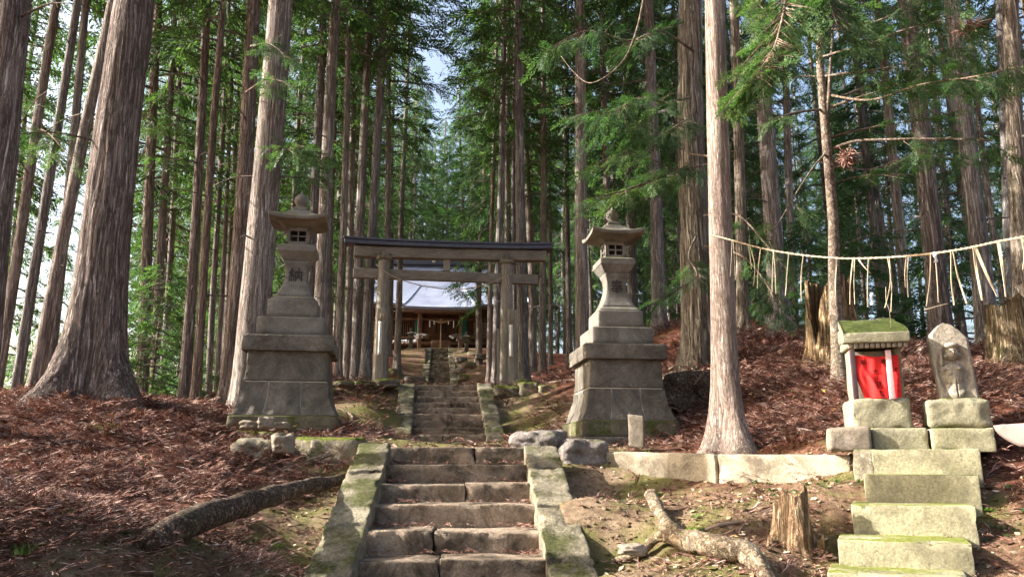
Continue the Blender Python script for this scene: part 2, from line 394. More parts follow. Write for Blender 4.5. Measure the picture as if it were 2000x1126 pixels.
M['pinkwood'] = m_plain('pale_pink_board', (.17, .125, .11), .7, .1)
g = NT('red_cloth', .75, .2); cw = g.noise(g.pos(), 420, 2, .5)
M['cloth'] = g.out(g.ramp(g.noise(g.pos(), 6, 3), [(.3, (.52, .016, .016)), (.7, (.66, .03, .026))]), g.bump(cw, .0008))
g = NT('sheet_metal_roof', .42, .5); v = g.pos(); sep = g.n("ShaderNodeSeparateXYZ"); g.l(v, sep.inputs[0])
sa = g.math('FRACT', g.math('MULTIPLY', sep.outputs[2], 4.4))
ln = g.ramp(sa, [(0, (.35, .35, .35)), (.12, (1, 1, 1)), (1, (.92, .92, .92))])
rc = g.ramp(g.noise(v, 1.3, 5, .6), [(.3, (.21, .235, .32)), (.7, (.32, .345, .44))])
M['tinroof'] = g.out(g.mix(1., rc, ln, 'MULTIPLY'), g.bump(sa, .03)); g.b.inputs["Metallic"].default_value = .1
# ------------------------------------------------------------------ stair geometry (world points; eye level is z = 0)
LF0, LF1 = (np.array([-1.233, 6.71, -.756]), np.array([.267, 6.71, -.756])), (np.array([-1.372, 9.25, .18]), np.array([.128, 9.25, .18]))
def lflight(t): return LF0[0]+(LF1[0]-LF0[0])*t, LF0[1]+(LF1[1]-LF0[1])*t
UF0 = (P(803, 863, 15.9), P(952, 863, 15.9)); UF1 = (P(810, 752, 19.15), P(932, 752, 19.15))
def uflight(t): return UF0[0]+(UF1[0]-UF0[0])*t, UF0[1]+(UF1[1]-UF0[1])*t
TF0 = (P(835, 764, 36.5), P(881, 764, 36.5)); TF1 = (P(843, 679, 47), P(875, 679, 47))
def tflight(t): return TF0[0]+(TF1[0]-TF0[0])*t, TF0[1]+(TF1[1]-TF0[1])*t
# ------------------------------------------------------------------ terrain: thin-plate spline through surveyed points
G = [P(*q) for q in [
 (560,1126,5.9),(300,1126,5.2),(0,1126,4.6),(640,985,7.9),(430,1000,7.2),(150,1000,6.6),(0,900,7.8),(250,880,8.8),(430,865,9.8),(690,872,9.6),
 (560,852,10.6),(190,790,10.7),(60,838,9.3),(330,800,11.5),(380,808,14.5),(450,793,16.5),(650,748,19.6),(720,848,12),(740,782,17),(700,750,20.4),
 (1000,756,20.6),(800,763,28),(900,763,28),(720,700,43),(940,700,43),(800,765,35.5),(900,765,35.5),(1090,862,12),(1000,862,12.5),(880,868,11.5),(1050,772,18),(1130,752,20.5),(1100,725,26),(1150,700,34),
 (1290,648,20),(1362,728,14),(1345,798,12),(1310,862,10.6),(1420,886,9.0),(1550,850,9.0),(1600,884,8.1),(1500,762,12),(1640,748,10.6),
 (1500,652,18),(1600,705,13),(1750,694,14),(1850,700,13.2),(2000,700,12.5),(1190,945,8.8),(1650,965,6.9),(1300,948,8.5),(1520,955,7.7),(1400,1000,6.8),(1150,965,7.6),
 (1200,1126,5.8),(1500,1126,5.7),(1686,1000,6.75),(1662,1062,6.3),(1635,1128,5.85),(1600,1180,5.4),(1400,1065,6.3),(1960,1010,6.1),(1960,1126,5.3),(1960,885,7.2),(1990,760,10),(1250,880,9.7),(1800,720,9.5),(1850,870,7.6),(1700,870,7.9)]]
G += [np.array(q, float) for q in [(0,0,-1.75),(-3,0,-1.5),(3,0,-1.55),(0,-5,-2.2),(-6,0,-1.2),(6,0,-1.2),(-5,4,-.7),(-10,4,-.6),(-9,9,.4),(-12,12,0),(-14,20,-.6),(-20,15,-2.6),
 (-12,30,1.0),(-25,30,-3.5),(-18,5,-2.2),(-20,-4,-3),(-8,22,1.2),(-6,28,2.2),(6,38,4.2),(8,30,3.3),(12,25,2.6),(8,18,2.6),(12,16,2.0),(8,6,.1),(9,1,-.8),(10,10,1.5),(16,20,1.6),(20,8,.8),(25,30,1.5),
 (-5,52,7.0),(0,52,7.0),(-10,52,6.6),(-5,60,7.6),(5,50,6.6),(-12,42,4.0),(-6,36,3.3),(14,40,2.8),(-8,16,1.1),(-4.6,13,.75),(0,-15,-3)]]
for t in (-.7, 0., .5, .95):
    a, b = lflight(t); G += [a+[-.55, 0, -.17], b+[.55, 0, -.17]]
for t in (0, .5, 1):
    a, b = uflight(t); G += [a+[-.6, 0, -.1], b+[.6, 0, -.1]]
    a, b = tflight(t); G += [a+[-.5, 0, .0], b+[.5, 0, .0]]
G = np.array(G); _n = len(G)
def _K(A, B):
    d2 = ((A[:, None, :]-B[None, :, :])**2).sum(-1); return .5*d2*np.log(d2+1e-9)
_A = np.zeros((_n+3, _n+3)); _A[:_n, :_n] = _K(G[:, :2], G[:, :2])+np.eye(_n)*.02; _A[:_n, _n:] = np.c_[np.ones(_n), G[:, :2]]; _A[_n:, :_n] = _A[:_n, _n:].T
_W = np.linalg.solve(_A, np.r_[G[:, 2], 0, 0, 0])
def sstep(a, b, x): t = np.clip((x-a)/(b-a), 0, 1); return t*t*(3-2*t)
def farz(x, y):
    az = np.degrees(np.arctan2(x, y)); D = np.hypot(x, y)
    left = -6-4*sstep(60, 100, D)+52*sstep(130, 330, D)
    mid = 7.5+.07*(D-50)
    right = 1.5+.02*(D-40)+16*sstep(150, 330, D)
    z = left+(mid-left)*sstep(-27, -15, az); z = z+(right-z)*sstep(8, 24, az)
    z = np.where(np.abs(az) > 90, -4., z)
    return z
def stair_near(x, y):
    """signed: how far outside the stair strip (m)"""
    cx = np.interp(y, [2, 6.71, 9.25, 15.9, 19.15, 38, 47, 60], [-.25, -.483, -.622, UF0[0][0]*.5+UF0[1][0]*.5, UF1[0][0]*.5+UF1[1][0]*.5, TF0[0][0]*.5+TF0[1][0]*.5, TF1[0][0]*.5+TF1[1][0]*.5, -5.2])
    return np.abs(x-cx)
def gz(x, y, rough=True):
    x = np.atleast_1d(np.asarray(x, float)); y = np.atleast_1d(np.asarray(y, float))
    z = np.zeros_like(x)
    for s in range(0, len(x), 20000):
        q = np.c_[x[s:s+20000], y[s:s+20000]]
        z[s:s+20000] = _K(q, G[:, :2])@_W[:_n]+np.c_[np.ones(len(q)), q]@_W[_n:]
    D = np.hypot(x, y-15); wgt = sstep(40, 62, D)
    z = np.clip(z, -12, 14)
    z = z*(1-wgt)+farz(x, y)*wgt
    if rough:
        p = np.c_[x, y, np.zeros_like(x)]
        sn = stair_near(x, y); calm = .35+.65*sstep(1.2, 2.6, sn)
        z = z+calm*(fbm(p, .7, 3, 3)*.09+fbm(p, 3.1, 3, 8)*.042+fbm(p, 11, 3, 12)*.022)
    # cut the ground below the built stairs
    for f, y0, y1, t0 in ((lflight, 3.4, 9.3, None), (uflight, 15.85, 19.25, None), (tflight, 36.4, 47.3, None)):
        a0, b0 = f(0); a1, b1 = f(1)
        t = (y-a0[1])/(a1[1]-a0[1]); xl = a0[0]+(a1[0]-a0[0])*t; xr = b0[0]+(b1[0]-b0[0])*t; zz = a0[2]+(a1[2]-a0[2])*t
        m = (y > y0-.0) & (y < y1) & (x > xl-.22) & (x < xr+.22)
        z = np.where(m, np.minimum(z, zz-.24), z)
    return z
def gz1(x, y): return float(gz(x, y)[0])
az = np.concatenate([np.linspace(-180, -40, 50)[:-1], np.linspace(-40, 40, 640), np.linspace(40, 180, 50)[1:-1]])
rr = np.concatenate([[.3], np.geomspace(1.5, 60, 330), np.geomspace(62, 420, 60)])
AZ, RR = np.meshgrid(np.radians(az), rr, indexing='ij')
X = (RR*np.sin(AZ)).ravel(); Y = (RR*np.cos(AZ)).ravel()
Z = gz(X, Y)
mb = MB()
na, nr = len(az), len(rr)
Q = grid_q(na, nr); last = (na-1)*nr
i = np.arange(nr-1); Q = np.vstack([Q, np.stack([last+i, last+i+1, i+1, i], 1)])
mb.add(np.c_[X, Y, Z], Q[:, ::-1])
def moss_f(x, y):
    sn = stair_near(x, y)
    m = 1-sstep(1.9, 3.0, sn+.5*fbm(np.c_[x, y, 0*x], .6, 2, 5)); m = np.where(y > 24, m*.6, m)
    m = np.maximum(m, sstep(.3, 1.0, x)*(1-sstep(8.6, 9.6, y+.3*x))*(1-sstep(3.3, 3.9, x-.05*y))*.8)
    return m
g = NT('forest_soil', .95, .1); v = g.pos()
at = g.n("ShaderNodeAttribute"); at.attribute_name = 'moss'
n1 = g.noise(v, 1.7, 7, .7, .4); n2 = g.noise(v, 14, 6, .7); n3 = g.noise(v, 70, 4, .75)
soil = g.ramp(n2, [(.28, (.05, .028, .018)), (.5, (.14, .082, .05)), (.72, (.25, .17, .11))])
lit = g.ramp(n2, [(.28, (.045, .02, .012)), (.5, (.14, .05, .03)), (.72, (.24, .10, .06))])
tan = g.ramp(n2, [(.28, (.17, .11, .07)), (.5, (.31, .22, .14)), (.75, (.42, .32, .21))])
base = g.mix(at.outputs['Fac'], lit, g.mix(g.ramp(g.noise(v, 1.1, 6, .7), [(.42, (0, 0, 0)), (.6, (1, 1, 1))]), soil, tan))
mm = g.ramp(g.math('ADD', n1, g.math('MULTIPLY', at.outputs['Fac'], .17)), [(.60, (0, 0, 0)), (.72, (1, 1, 1))])
mossc = g.ramp(n3, [(.3, (.09, .09, .028)), (.7, (.23, .21, .07))])
col = g.mix(g.math('MULTIPLY', mm, .9), base, mossc)
sep = g.n("ShaderNodeSeparateXYZ"); g.l(v, sep.inputs[0])
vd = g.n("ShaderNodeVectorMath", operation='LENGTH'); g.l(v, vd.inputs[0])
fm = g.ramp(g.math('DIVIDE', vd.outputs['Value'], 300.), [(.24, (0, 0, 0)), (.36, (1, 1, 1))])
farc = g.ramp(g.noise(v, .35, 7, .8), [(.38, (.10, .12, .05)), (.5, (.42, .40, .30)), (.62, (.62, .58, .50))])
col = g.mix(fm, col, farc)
nb = g.bump(n2, .07, .9); nb = g.bump(n3, .02, 1., nb)
M['ground'] = g.out(col, nb)
gr = mb.build('ground', M['ground']); struct(gr)
ma = gr.data.attributes.new('moss', 'FLOAT', 'POINT'); ma.data.foreach_set('value', moss_f(X, Y).astype(np.float32))
# ------------------------------------------------------------------ trees
rng = np.random.default_rng(7)
def trunk_mesh(base, top, H, r, flare=.7, seg=28, rings=60, amp=.0, lobes=5, seed=0, stubs=8, bend=.0, taper=.62):
    """trunk from base towards top, height H, radius r about 6 m up; returns V,Q"""
    base = np.array(base, float); d = nrm(np.array(top)-base)
    hh = np.concatenate([np.linspace(-.6, 2.5, rings//2), np.linspace(2.5, H, rings-rings//2+1)[1:]])
    rad = r*(1.0-taper*np.maximum(hh-1, 0)/H); rad = np.maximum(rad, .02)
    pts = base+d*hh[:, None]
    ph = seed*1.7
    pts[:, 0] += bend*np.sin(hh*.35+ph)*np.clip(hh/4, 0, 1); pts[:, 1] += bend*np.cos(hh*.3+ph)*np.clip(hh/4, 0, 1)
    a = np.linspace(0, 2*math.pi, seg, endpoint=False)
    D = np.stack([np.cos(a), np.sin(a), 0*a], 1)
    h0 = np.clip(hh, -.3, 99); fl = flare*(.72*np.exp(-h0/(1.1*r+.10))+.28*np.exp(-h0/(3.2*r+.35)))
    lo = 1+.45*np.sin(lobes*a+ph)+.3*np.sin((lobes-2)*a+ph*2.1)
    RR_ = rad[:, None]*(1+fl[:, None]*lo[None, :]+.035*np.sin(2*a+ph)[None, :])
    V = pts[:, None, :]+D[None]*RR_[:, :, None]
    flat = V.reshape(-1, 3)
    if amp:
        q = flat*np.array([1, 1, .10])
        n = fbm(np.c_[q[:, :2]*16, q[:, 2]*14]+seed*3, 1., 3, seed)
        n2_ = 1-np.abs(fbm(np.c_[q[:, :2]*9, q[:, 2]*7]+seed*5, 1., 2, seed+4))*2
        flat = flat+np.repeat(D[None], len(hh), 0).reshape(-1, 3)*((n*.6+n2_*.6)*amp)[:, None]
    mb = MB(); mb.add(flat, grid_q(len(hh), seg, True))
    rs = np.random.default_rng(seed+100)
    for k in range(stubs):
        h = rs.uniform(2.2, min(H*.6, 13)); an = rs.uniform(0, 2*math.pi); i = np.searchsorted(hh, h)-1
        p = pts[i]; rd = np.array([math.cos(an), math.sin(an), 0]); L = rs.uniform(.08, .25) if rs.random() < .6 else rs.uniform(.6, 1.8)
        s = np.array([p+rd*rad[i]*.8, p+rd*(rad[i]+L*.5)+[0, 0, .02], p+rd*(rad[i]+L)+[0, 0, -.12*L]])
        if L > .5: s = smoothpath(s, 6)
        mb.add(*tube(s, np.linspace(.018 if L > .5 else .022, .006, len(s)), 5))
    return mb
def sprig_t(n=9, L=.55, lw=.17, wd=.019, droop=.35, seed=0, hang=False):
    """one leafy spray: diamonds along a drooping spine"""
    rs = np.random.default_rng(seed); V = []; 
    for k in range(n):
        t = (k+.5)/n; o = np.array([t*L, 0, -droop*t*t*L])
        for sd in (-1, 1):
            an = sd*(rs.uniform(.5, .95)); l = lw*(1-.35*t)*rs.uniform(.8, 1.25)
            d = np.array([math.cos(an), math.sin(an), rs.uniform(-.45, .15)]); d = nrm(d)
            w_ = nrm(np.cross(d, [rs.uniform(-.5, .5), rs.uniform(-.5, .5), 1]))*wd*rs.uniform(.7, 1.2)
            V += [o, o+d*l*.45+w_, o+d*l, o+d*l*.5-w_]
    V = np.array(V); return V, np.arange(len(V)).reshape(-1, 4)
def place(tpls, pos, dirs, scale, roll, rs):
    """stamp template sprays; vectorised"""
    mb = MB(); ch = rs.integers(0, len(tpls), len(pos))
    X_ = dirs/np.linalg.norm(dirs, axis=1, keepdims=True)
    up = np.tile([0, 0, 1.], (len(pos), 1)); Yv = np.cross(up, X_); Yv /= np.linalg.norm(Yv, axis=1, keepdims=True)+1e-9
    Zv = np.cross(X_, Yv)
    c, s = np.cos(roll)[:, None], np.sin(roll)[:, None]
    Y2 = Yv*c+Zv*s; Z2 = Zv*c-Yv*s
    for k, (tv, tq) in enumerate(tpls):
        m = ch == k
        if not m.any(): continue
        W = (tv[None, :, 0, None]*X_[m][:, None]+tv[None, :, 1, None]*Y2[m][:, None]+tv[None, :, 2, None]*Z2[m][:, None])*scale[m][:, None, None]+pos[m][:, None]
        n = m.sum(); q = (tq[None]+(np.arange(n)*len(tv))[:, None, None]).reshape(-1, 4)
        mb.add(W.reshape(-1, 3), q)
    return mb
TP = [sprig_t(seed=k) for k in range(5)]
def crown_mesh(name, L, Rad, nb, seed, leafmat, low=.25, gap=.0, ns=11):
    """crown with its axis on local z from 0 to L; branches as tubes, leaves as sprays"""
    rs = np.random.default_rng(seed); mb = MB(); pos = []; dr = []; sc = []
    for i in range(nb):
        t = (i+rs.random())/nb; z = t*L
        if rs.random() < gap: continue
        an = i*2.399+rs.uniform(-.5, .5)
        prof = min(1, (t+.04)/low)**.6*(1-t)**.75
        l = Rad*(prof*rs.uniform(.65, 1.25)+.12)
        d = np.array([math.cos(an), math.sin(an)])
        s = np.linspace(0, 1, 7)
        up = rs.uniform(-.05, .25); dp = rs.uniform(.25, .6)
        pts = np.c_[d[0]*l*s, d[1]*l*s, z+l*(up*s-dp*s**1.6+.22*s**3)]
        mb.add(*tube(pts, np.linspace(.02+.008*l, .006, 7), 4, cap=False), 1)
        m = max(4, int(ns*l/Rad*1.3)+2)
        ss = rs.uniform(.22, 1.02, m); p = np.array([np.interp(ss, s, pts[:, k]) for k in range(3)]).T
        side = rs.choice([-1, 1], m)*rs.uniform(.2, 1.1, m)
        dd = np.c_[d[0]-side*d[1], d[1]+side*d[0], rs.uniform(-.75, .25, m)]
        pos.append(p); dr.append(dd); sc.append(rs.uniform(.7, 1.5, m))
    pos = np.vstack(pos); dr = np.vstack(dr); sc = np.concatenate(sc)
    lf = place(TP, pos, dr, sc*1.0, rs.uniform(-1.2, 1.2, len(pos)), rs)
    for v, q in zip(lf.V, [None]*99): pass
    V = np.vstack(lf.V); Qq = np.vstack(lf.Q); mb.add(V, Qq, 0)
    return mb.mesh(name, [leafmat, M['bark']], smooth=False)
CROWNS = [crown_mesh('crown', 13, 2.3, 105, 10+k, M['leaf'], ns=12) for k in range(4)]
CROWN_S = [crown_mesh('crown', 13, 2.2, 62, 30+k, M['leaf_s'], ns=10) for k in range(3)]
YOUNG = [crown_mesh('crown', 4.5, 1.5, 46, 50+k, M['leaf'], low=.12, ns=10) for k in range(2)]
def add_crown(root, z, mesh, sc=(1, 1, 1), ang=0., dx=(0, 0)):
    o = bpy.data.objects.new('crown', mesh); COL.objects.link(o); o.parent = root
    o.location = (dx[0], dx[1], z); o.scale = sc; o.rotation_euler = (0, 0, ang); return o
placed = []
def tree(pxb, pyb, Yd, px0, wpx, label, mat='bark', H=24., cb=11., flare=.6, seg=22, rings=44, amp=.006, seed=0, cs=1., lobes=5, bend=.03, crown=True, stubs=8, sparse=False, name='cedar_tree', group=None, cat='tree', taper=.62):
    b = P(pxb, pyb, Yd); b[2] = gz1(b[0], b[1])-.05
    t = P(px0, 0, Yd)
    r = wpx/2*MPP(400, Yd)
    if Yd >= 18 and wpx < 34: cb *= .78; sparse = True
    root = thing(name, label, cat, b, 0, group)
    trunk_mesh(b, t, H, r, flare, seg, rings, amp, lobes, seed, stubs, bend, taper).build('trunk', M[mat], root)
    d = nrm(t-b)
    if crown:
        k = rng.integers(0, 4); f = (H-cb)/13
        add_crown(root, cb, CROWN_S[k % 3] if (sparse or pxb < 400) and wpx < 34 else CROWNS[k], (cs, cs, f), rng.uniform(0, 6.28), (d[0]*(cb+3), d[1]*(cb+3)))
    placed.append((b[0], b[1])); return root
T = tree
# near and middle trees, one by one (photo pixel of the foot, distance, pixel where the axis leaves the frame top, width)
T(-45,760,8.9,34,62,'reddish cedar trunk cut by the left frame edge, sunlit along its left side','bark_red',H=26,cb=15,seg=70,rings=130,amp=.014,seed=1,stubs=3,taper=.5)
big = T(172,800,11,267,84,'massive leaning cedar trunk with widely flared roots on the left mound','bark_red',H=29,cb=16,flare=1.35,seg=150,rings=240,amp=.03,seed=2,lobes=4,stubs=2,bend=.05,taper=.5)
T(484,790,14,545,58,'thick pale cedar trunk rising directly behind the left stone lantern','bark',H=26,cb=13,seg=60,rings=110,amp=.014,seed=3,flare=.5,stubs=10)
T(446,795,16,499,32,'slimmer brown cedar trunk just left of the thick pale one by the left lantern','bark_red',seed=4,seg=40,rings=70,amp=.008,H=24,cb=10)
T(618,770,18,657,25.5,'tall straight cedar trunk right of the left lantern roof, front one of a close pair','bark',seed=5,seg=40,rings=70,amp=.008,cb=12)
T(602,770,21,630,21.1,'cedar trunk half hidden behind the front trunk right of the left lantern','bark',seed=6,cb=12)
T(660,742,20,682,14.1,'thin cedar trunk left of the torii beam end, nearest the left lantern','bark',seed=7,cb=11)
T(677,712,25,699,13.2,'thin dark cedar trunk crossing the left end of the torii tie beam','bark',seed=8,cb=10)
T(694,744,21.5,722,18.5,'cedar trunk passing behind the left end of the torii lintel','bark',seed=9,cb=12)
T(714,744,21,748,20.2,'pale cedar trunk next left of the left torii post','bark',seed=10,cb=12,amp=.008,seg=30)
T(752,735,25,762,12.3,'narrow cedar trunk hidden behind the left torii post','bark',seed=11,cb=11)
T(776,681,40,800,12.3,'lone cedar trunk standing in front of the shrine roof on the left','bark',seed=12,cb=11,H=22,flare=.9)
T(955,706,30,970,9.7,'slim sunlit cedar trunk at the right edge of the shrine','bark_pink',seed=13,cb=10)
T(968,734,23.5,985,14.1,'straight cedar trunk just left of the right torii post','bark',seed=14,cb=11)
T(985,720,28,996,10.6,'cedar trunk hidden behind the right torii post','bark',seed=15,cb=11)
T(1004,730,27,1006,10.6,'narrow cedar trunk between the right torii post and the broad trunk','bark',seed=16,cb=11)
T(1024,740,21.5,1010,21.1,'broad cedar trunk with a dark foot just right of the right torii post','bark',seed=17,cb=12,amp=.008,seg=36)
T(1059,733,27,1061,14.1,'cedar trunk rising past the right end of the torii roof cap','bark',seed=18,cb=10)
T(1075,695,36,1072,8.8,'thin far cedar trunk right of the torii','bark',seed=19,cb=10)
T(1112,705,33,1104,11.4,'thin cedar trunk between the torii and the right lantern','bark',seed=20,cb=11)
T(1140,730,20,1130,26.4,'tall brown cedar trunk rising just behind the left side of the right stone lantern','bark',seed=21,cb=12,amp=.01,seg=40,rings=70)
T(1190,700,26,1176,15.8,'grey cedar trunk hidden below by the right stone lantern','bark',seed=22,cb=12)
T(1288,650,20,1268,23.8,'sunlit cedar trunk on the litter mound right of the right lantern','bark',seed=23,cb=12,amp=.009,seg=36,rings=70)
gnarl = T(1363,730,14,1355,52,'thick grey gnarled cedar with peeling ridged bark behind the pink trunk','bark_grey',H=25,cb=14,flare=.55,seg=120,rings=220,amp=.035,seed=24,bend=.09,lobes=4,stubs=5)
pink = T(1421,886,9.05,1395,46,'smooth pinkish trunk with flared foot behind the low stone wall, holding the rope','bark_pink',H=20,cb=10,flare=1.5,seg=110,rings=200,amp=.008,seed=25,lobes=3,stubs=1,bend=.015,taper=.45)
T(1452,640,18,1432,22.0,'cedar trunk with lit patches just right of the pinkish trunk','bark_grey',seed=26,cb=12)
T(1522,652,17.5,1480,33,'wide cedar trunk with spreading foot at the top of the litter slope','bark',seed=27,cb=12,flare=.9,amp=.01,seg=40,rings=70)
T(1552,660,22,1530,15.8,'slim cedar trunk right of the wide one at the top of the slope','bark',seed=28,cb=12)
T(1778,670,22,1712,21.1,'cedar trunk with a sunlit lower part seen above the small stone shrine','bark',seed=29,cb=12)
T(1846,700,15,1768,38,'dark red-brown cedar trunk behind the gap between small shrine and stele','bark_red',seed=30,cb=11,amp=.01,seg=40,rings=70)
T(1933,700,14,1862,34,'grey cedar trunk rising behind the carved stele','bark',seed=31,cb=11,amp=.01,seg=40,rings=70)
T(2003,700,12.5,1975,32,'patchily lit trunk at the right frame edge','bark_grey',seed=32,cb=11,amp=.012,seg=40,rings=70)
T(1978,690,18,1950,21.1,'slim trunk second from the right frame edge','bark',seed=33,cb=11)
T(-5,720,16,114,20,'slender leaning cedar between the two big left trunks, leftmost','bark',seed=34,cb=9,cs=.9)
T(52,838,13.5,222,24,'leaning cedar left of the massive trunk, with its crown in backlight','bark',seed=35,cb=10,cs=.9)
T(20,846,14.5,148,19,'leaning cedar with its foot at the lower left frame corner of the mound','bark',seed=36,cb=10,cs=.9)
T(84,838,16,170,17,'thin cedar almost touching the left root flare of the massive trunk','bark',seed=37,cb=10)
T(283,740,20,310,21.1,'orange-brown trunk right of the massive left trunk','bark_red',seed=38,cb=8)
T(308,745,22,340,16.7,'first of the slim trunks right of the massive left trunk','bark',seed=39,cb=8)
T(322,745,26,360,13.2,'thin trunk tucked against the slim ones right of the massive trunk','bark',seed=40,cb=8)
T(358,792,17,408,19,'dark trunk midway between massive left trunk and left lantern','bark_red',seed=41,cb=8)
T(379,806,16,438,16,'leaning slim trunk midway between massive left trunk and left lantern, lower foot','bark_red',seed=42,cb=8)
T(410,762,24,446,12.3,'slim backlit trunk left of the left lantern, first of three','bark',seed=43,cb=9)
T(424,758,26,462,9.7,'slim backlit trunk left of the left lantern, second of three','bark',seed=44,cb=9)
T(437,752,28,476,9.7,'slim backlit trunk left of the left lantern, third of three','bark',seed=45,cb=9)
T(640,745,26,660,11.4,'thin trunk in the shade between left lantern and torii','bark',seed=46,cb=9)
T(1235,650,28,1216,12.3,'thin trunk just above the roof of the right lantern','bark',seed=47,cb=11)
T(1330,690,26,1316,11.4,'thin trunk left of the gnarled cedar','bark',seed=48,cb=11)
# forest behind: countable trunks, shared meshes
FT = []
for k in range(4):
    m_ = trunk_mesh((0, 0, 0), (0, 0, 1), 1*24., .19, .55, 12, 26, 0, 5, 60+k, 12, .10)
    FT.append(m_.mesh('trunk', M['bark']))
def axis_x(y): return float(np.interp(y, [6, 16, 19, 38, 47, 60], [-.5, -1.25, -1.6, -3.6, -4.3, -5.3]))
def fill(n, cond, label, group, hr=(20, 26), cbf=(.30, .48), mind=1.9, crowns=None, rr_=(.6, 1.0), seed=1, ymax=85):
    rs = np.random.default_rng(seed); c = 0; tries = 0; pts = []
    while c < n and tries < 20000:
        tries += 1
        Yd = rs.uniform(18, ymax); x = rs.uniform(-1.0, 1.0)*Yd*.72
        px, _ = PIX((x, Yd, 3))
        if not cond(px, Yd, x): continue
        if abs(x-axis_x(Yd)) < 1.9 and Yd < 48: continue
        if -45 < x < 1.6 and 47 < Yd < 62 and (x > -11.5 or 50.5 < Yd < 59): continue
        if any((x-a)**2+(Yd-b)**2 < mind**2 for a, b in placed): continue
        z = gz1(x, Yd)-.1; root = thing('cedar_tree', label, 'tree', (x, Yd, z), 0, group)
        H = rs.uniform(*hr); s = rs.uniform(*rr_)*H/24
        tr = bpy.data.objects.new('trunk', FT[rs.integers(0, 4)]); COL.objects.link(tr); tr.parent = root
        tr.scale = (s, s, H/24); tr.rotation_euler = (rs.uniform(-.02, .02), rs.uniform(-.02, .02), rs.uniform(0, 6.28))
        cb = H*rs.uniform(*cbf); cl = crowns or CROWNS
        add_crown(root, cb, cl[rs.integers(0, len(cl))], (s*1.05, s*1.05, (H-cb)/13), rs.uniform(0, 6.28))
        placed.append((x, Yd)); c += 1
fill(40, lambda px, Y, x: 640 < px < 1180 and Y > 24, 'one of many cedars standing deep in the forest between the two lanterns', 'far cedars between the lanterns', seed=2, cbf=(.14, .34))
fill(16, lambda px, Y, x: 700 < px < 1050 and Y > 60, 'far cedar on the rise behind the shrine building', 'cedars behind the shrine', seed=3, mind=2.6)
fill(34, lambda px, Y, x: 1180 < px < 1500 and Y > 22, 'one of many far cedars behind the gnarled and pinkish trunks', 'far cedars behind the litter mound', seed=4, cbf=(.14, .34))
fill(36, lambda px, Y, x: 1500 < px < 2250 and 19 < Y < 60, 'one of the far cedars thinning out at the right side of the forest', 'far cedars on the right', seed=5, cbf=(.2, .4), crowns=CROWN_S+CROWNS[:2])
fill(24, lambda px, Y, x: 270 < px < 640 and 24 < Y < 60, 'one of the far cedars between the massive left trunk and the left lantern', 'far cedars left of the left lantern', seed=6, cbf=(.12, .3), crowns=CROWN_S)
fill(6, lambda px, Y, x: -150 < px < 270 and 20 < Y < 45, 'one of the backlit far cedars at the left edge of the forest', 'far cedars at the left forest edge', seed=7, cbf=(.12, .3), crowns=CROWN_S)
fill(85, lambda px, Y, x: 300 < px < 1700 and Y > 62, 'one of the farthest cedars closing the forest background', 'farthest cedars', seed=9, cbf=(.02, .12), mind=2.2, ymax=125)
# forest out of frame on the left, between the sun and the scene
for k, (x, y, cb) in enumerate([(-13, 4.2, 14), (-10, 6.9, 15), (-11.5, 9.0, 15), (-8.6, 5.3, 15), (-17, 17.5, 8), (-15, 22, 8), (-11.5, -1.5, 9)]):
    root = thing('cedar_tree', 'cedar of the left forest edge just outside the frame', 'tree', (x, y, gz1(x, y)-.1), 0, 'cedars beside the camera')
    tr = bpy.data.objects.new('trunk', FT[k % 4]); COL.objects.link(tr); tr.parent = root
    add_crown(root, abs(cb), CROWNS[k % 4] if cb > 0 else CROWN_S[k % 3], (1, 1, 1), k*1.1)
# young cedars and shrubs
for k, (px, py, Yd, s, lab) in enumerate([
    (300, 730, 18, .75, 'dark green young cedar right of the massive left trunk'), (240, 760, 24, .8, 'bright young cedar hidden behind the massive trunk'),
    (345, 745, 21, .6, 'small young cedar between the slim left trunks'), (468, 760, 19, .35, 'small shrub at the foot of the brown trunk left of the left lantern'),
    (1320, 640, 25, .8, 'young cedar in the gap right of the right lantern'), (1590, 650, 19, .7, 'young cedar behind the large rotten stump'),
    (1700, 680, 21, .8, 'young cedar above the roof of the small stone shrine'), (1880, 690, 19, .9, 'young cedar behind the top of the carved stele'), (60, 760, 24, .9, 'young cedar in backlight at the left frame edge')]):
    b = P(px, py, Yd); b[2] = gz1(b[0], b[1])-.1
    root = thing('young_cedar', lab, 'young tree', b)
    mb = MB(); mb.add(*tube(np.array([b, b+[0, 0, 2.2*s], b+[.05, 0, 4.4*s]]), [.05*s, .03*s, .01], 7)); mb.build('trunk', M['bark_thin'], root)
    add_crown(root, .15, YOUNG[k % 2], (s, s, s), k)
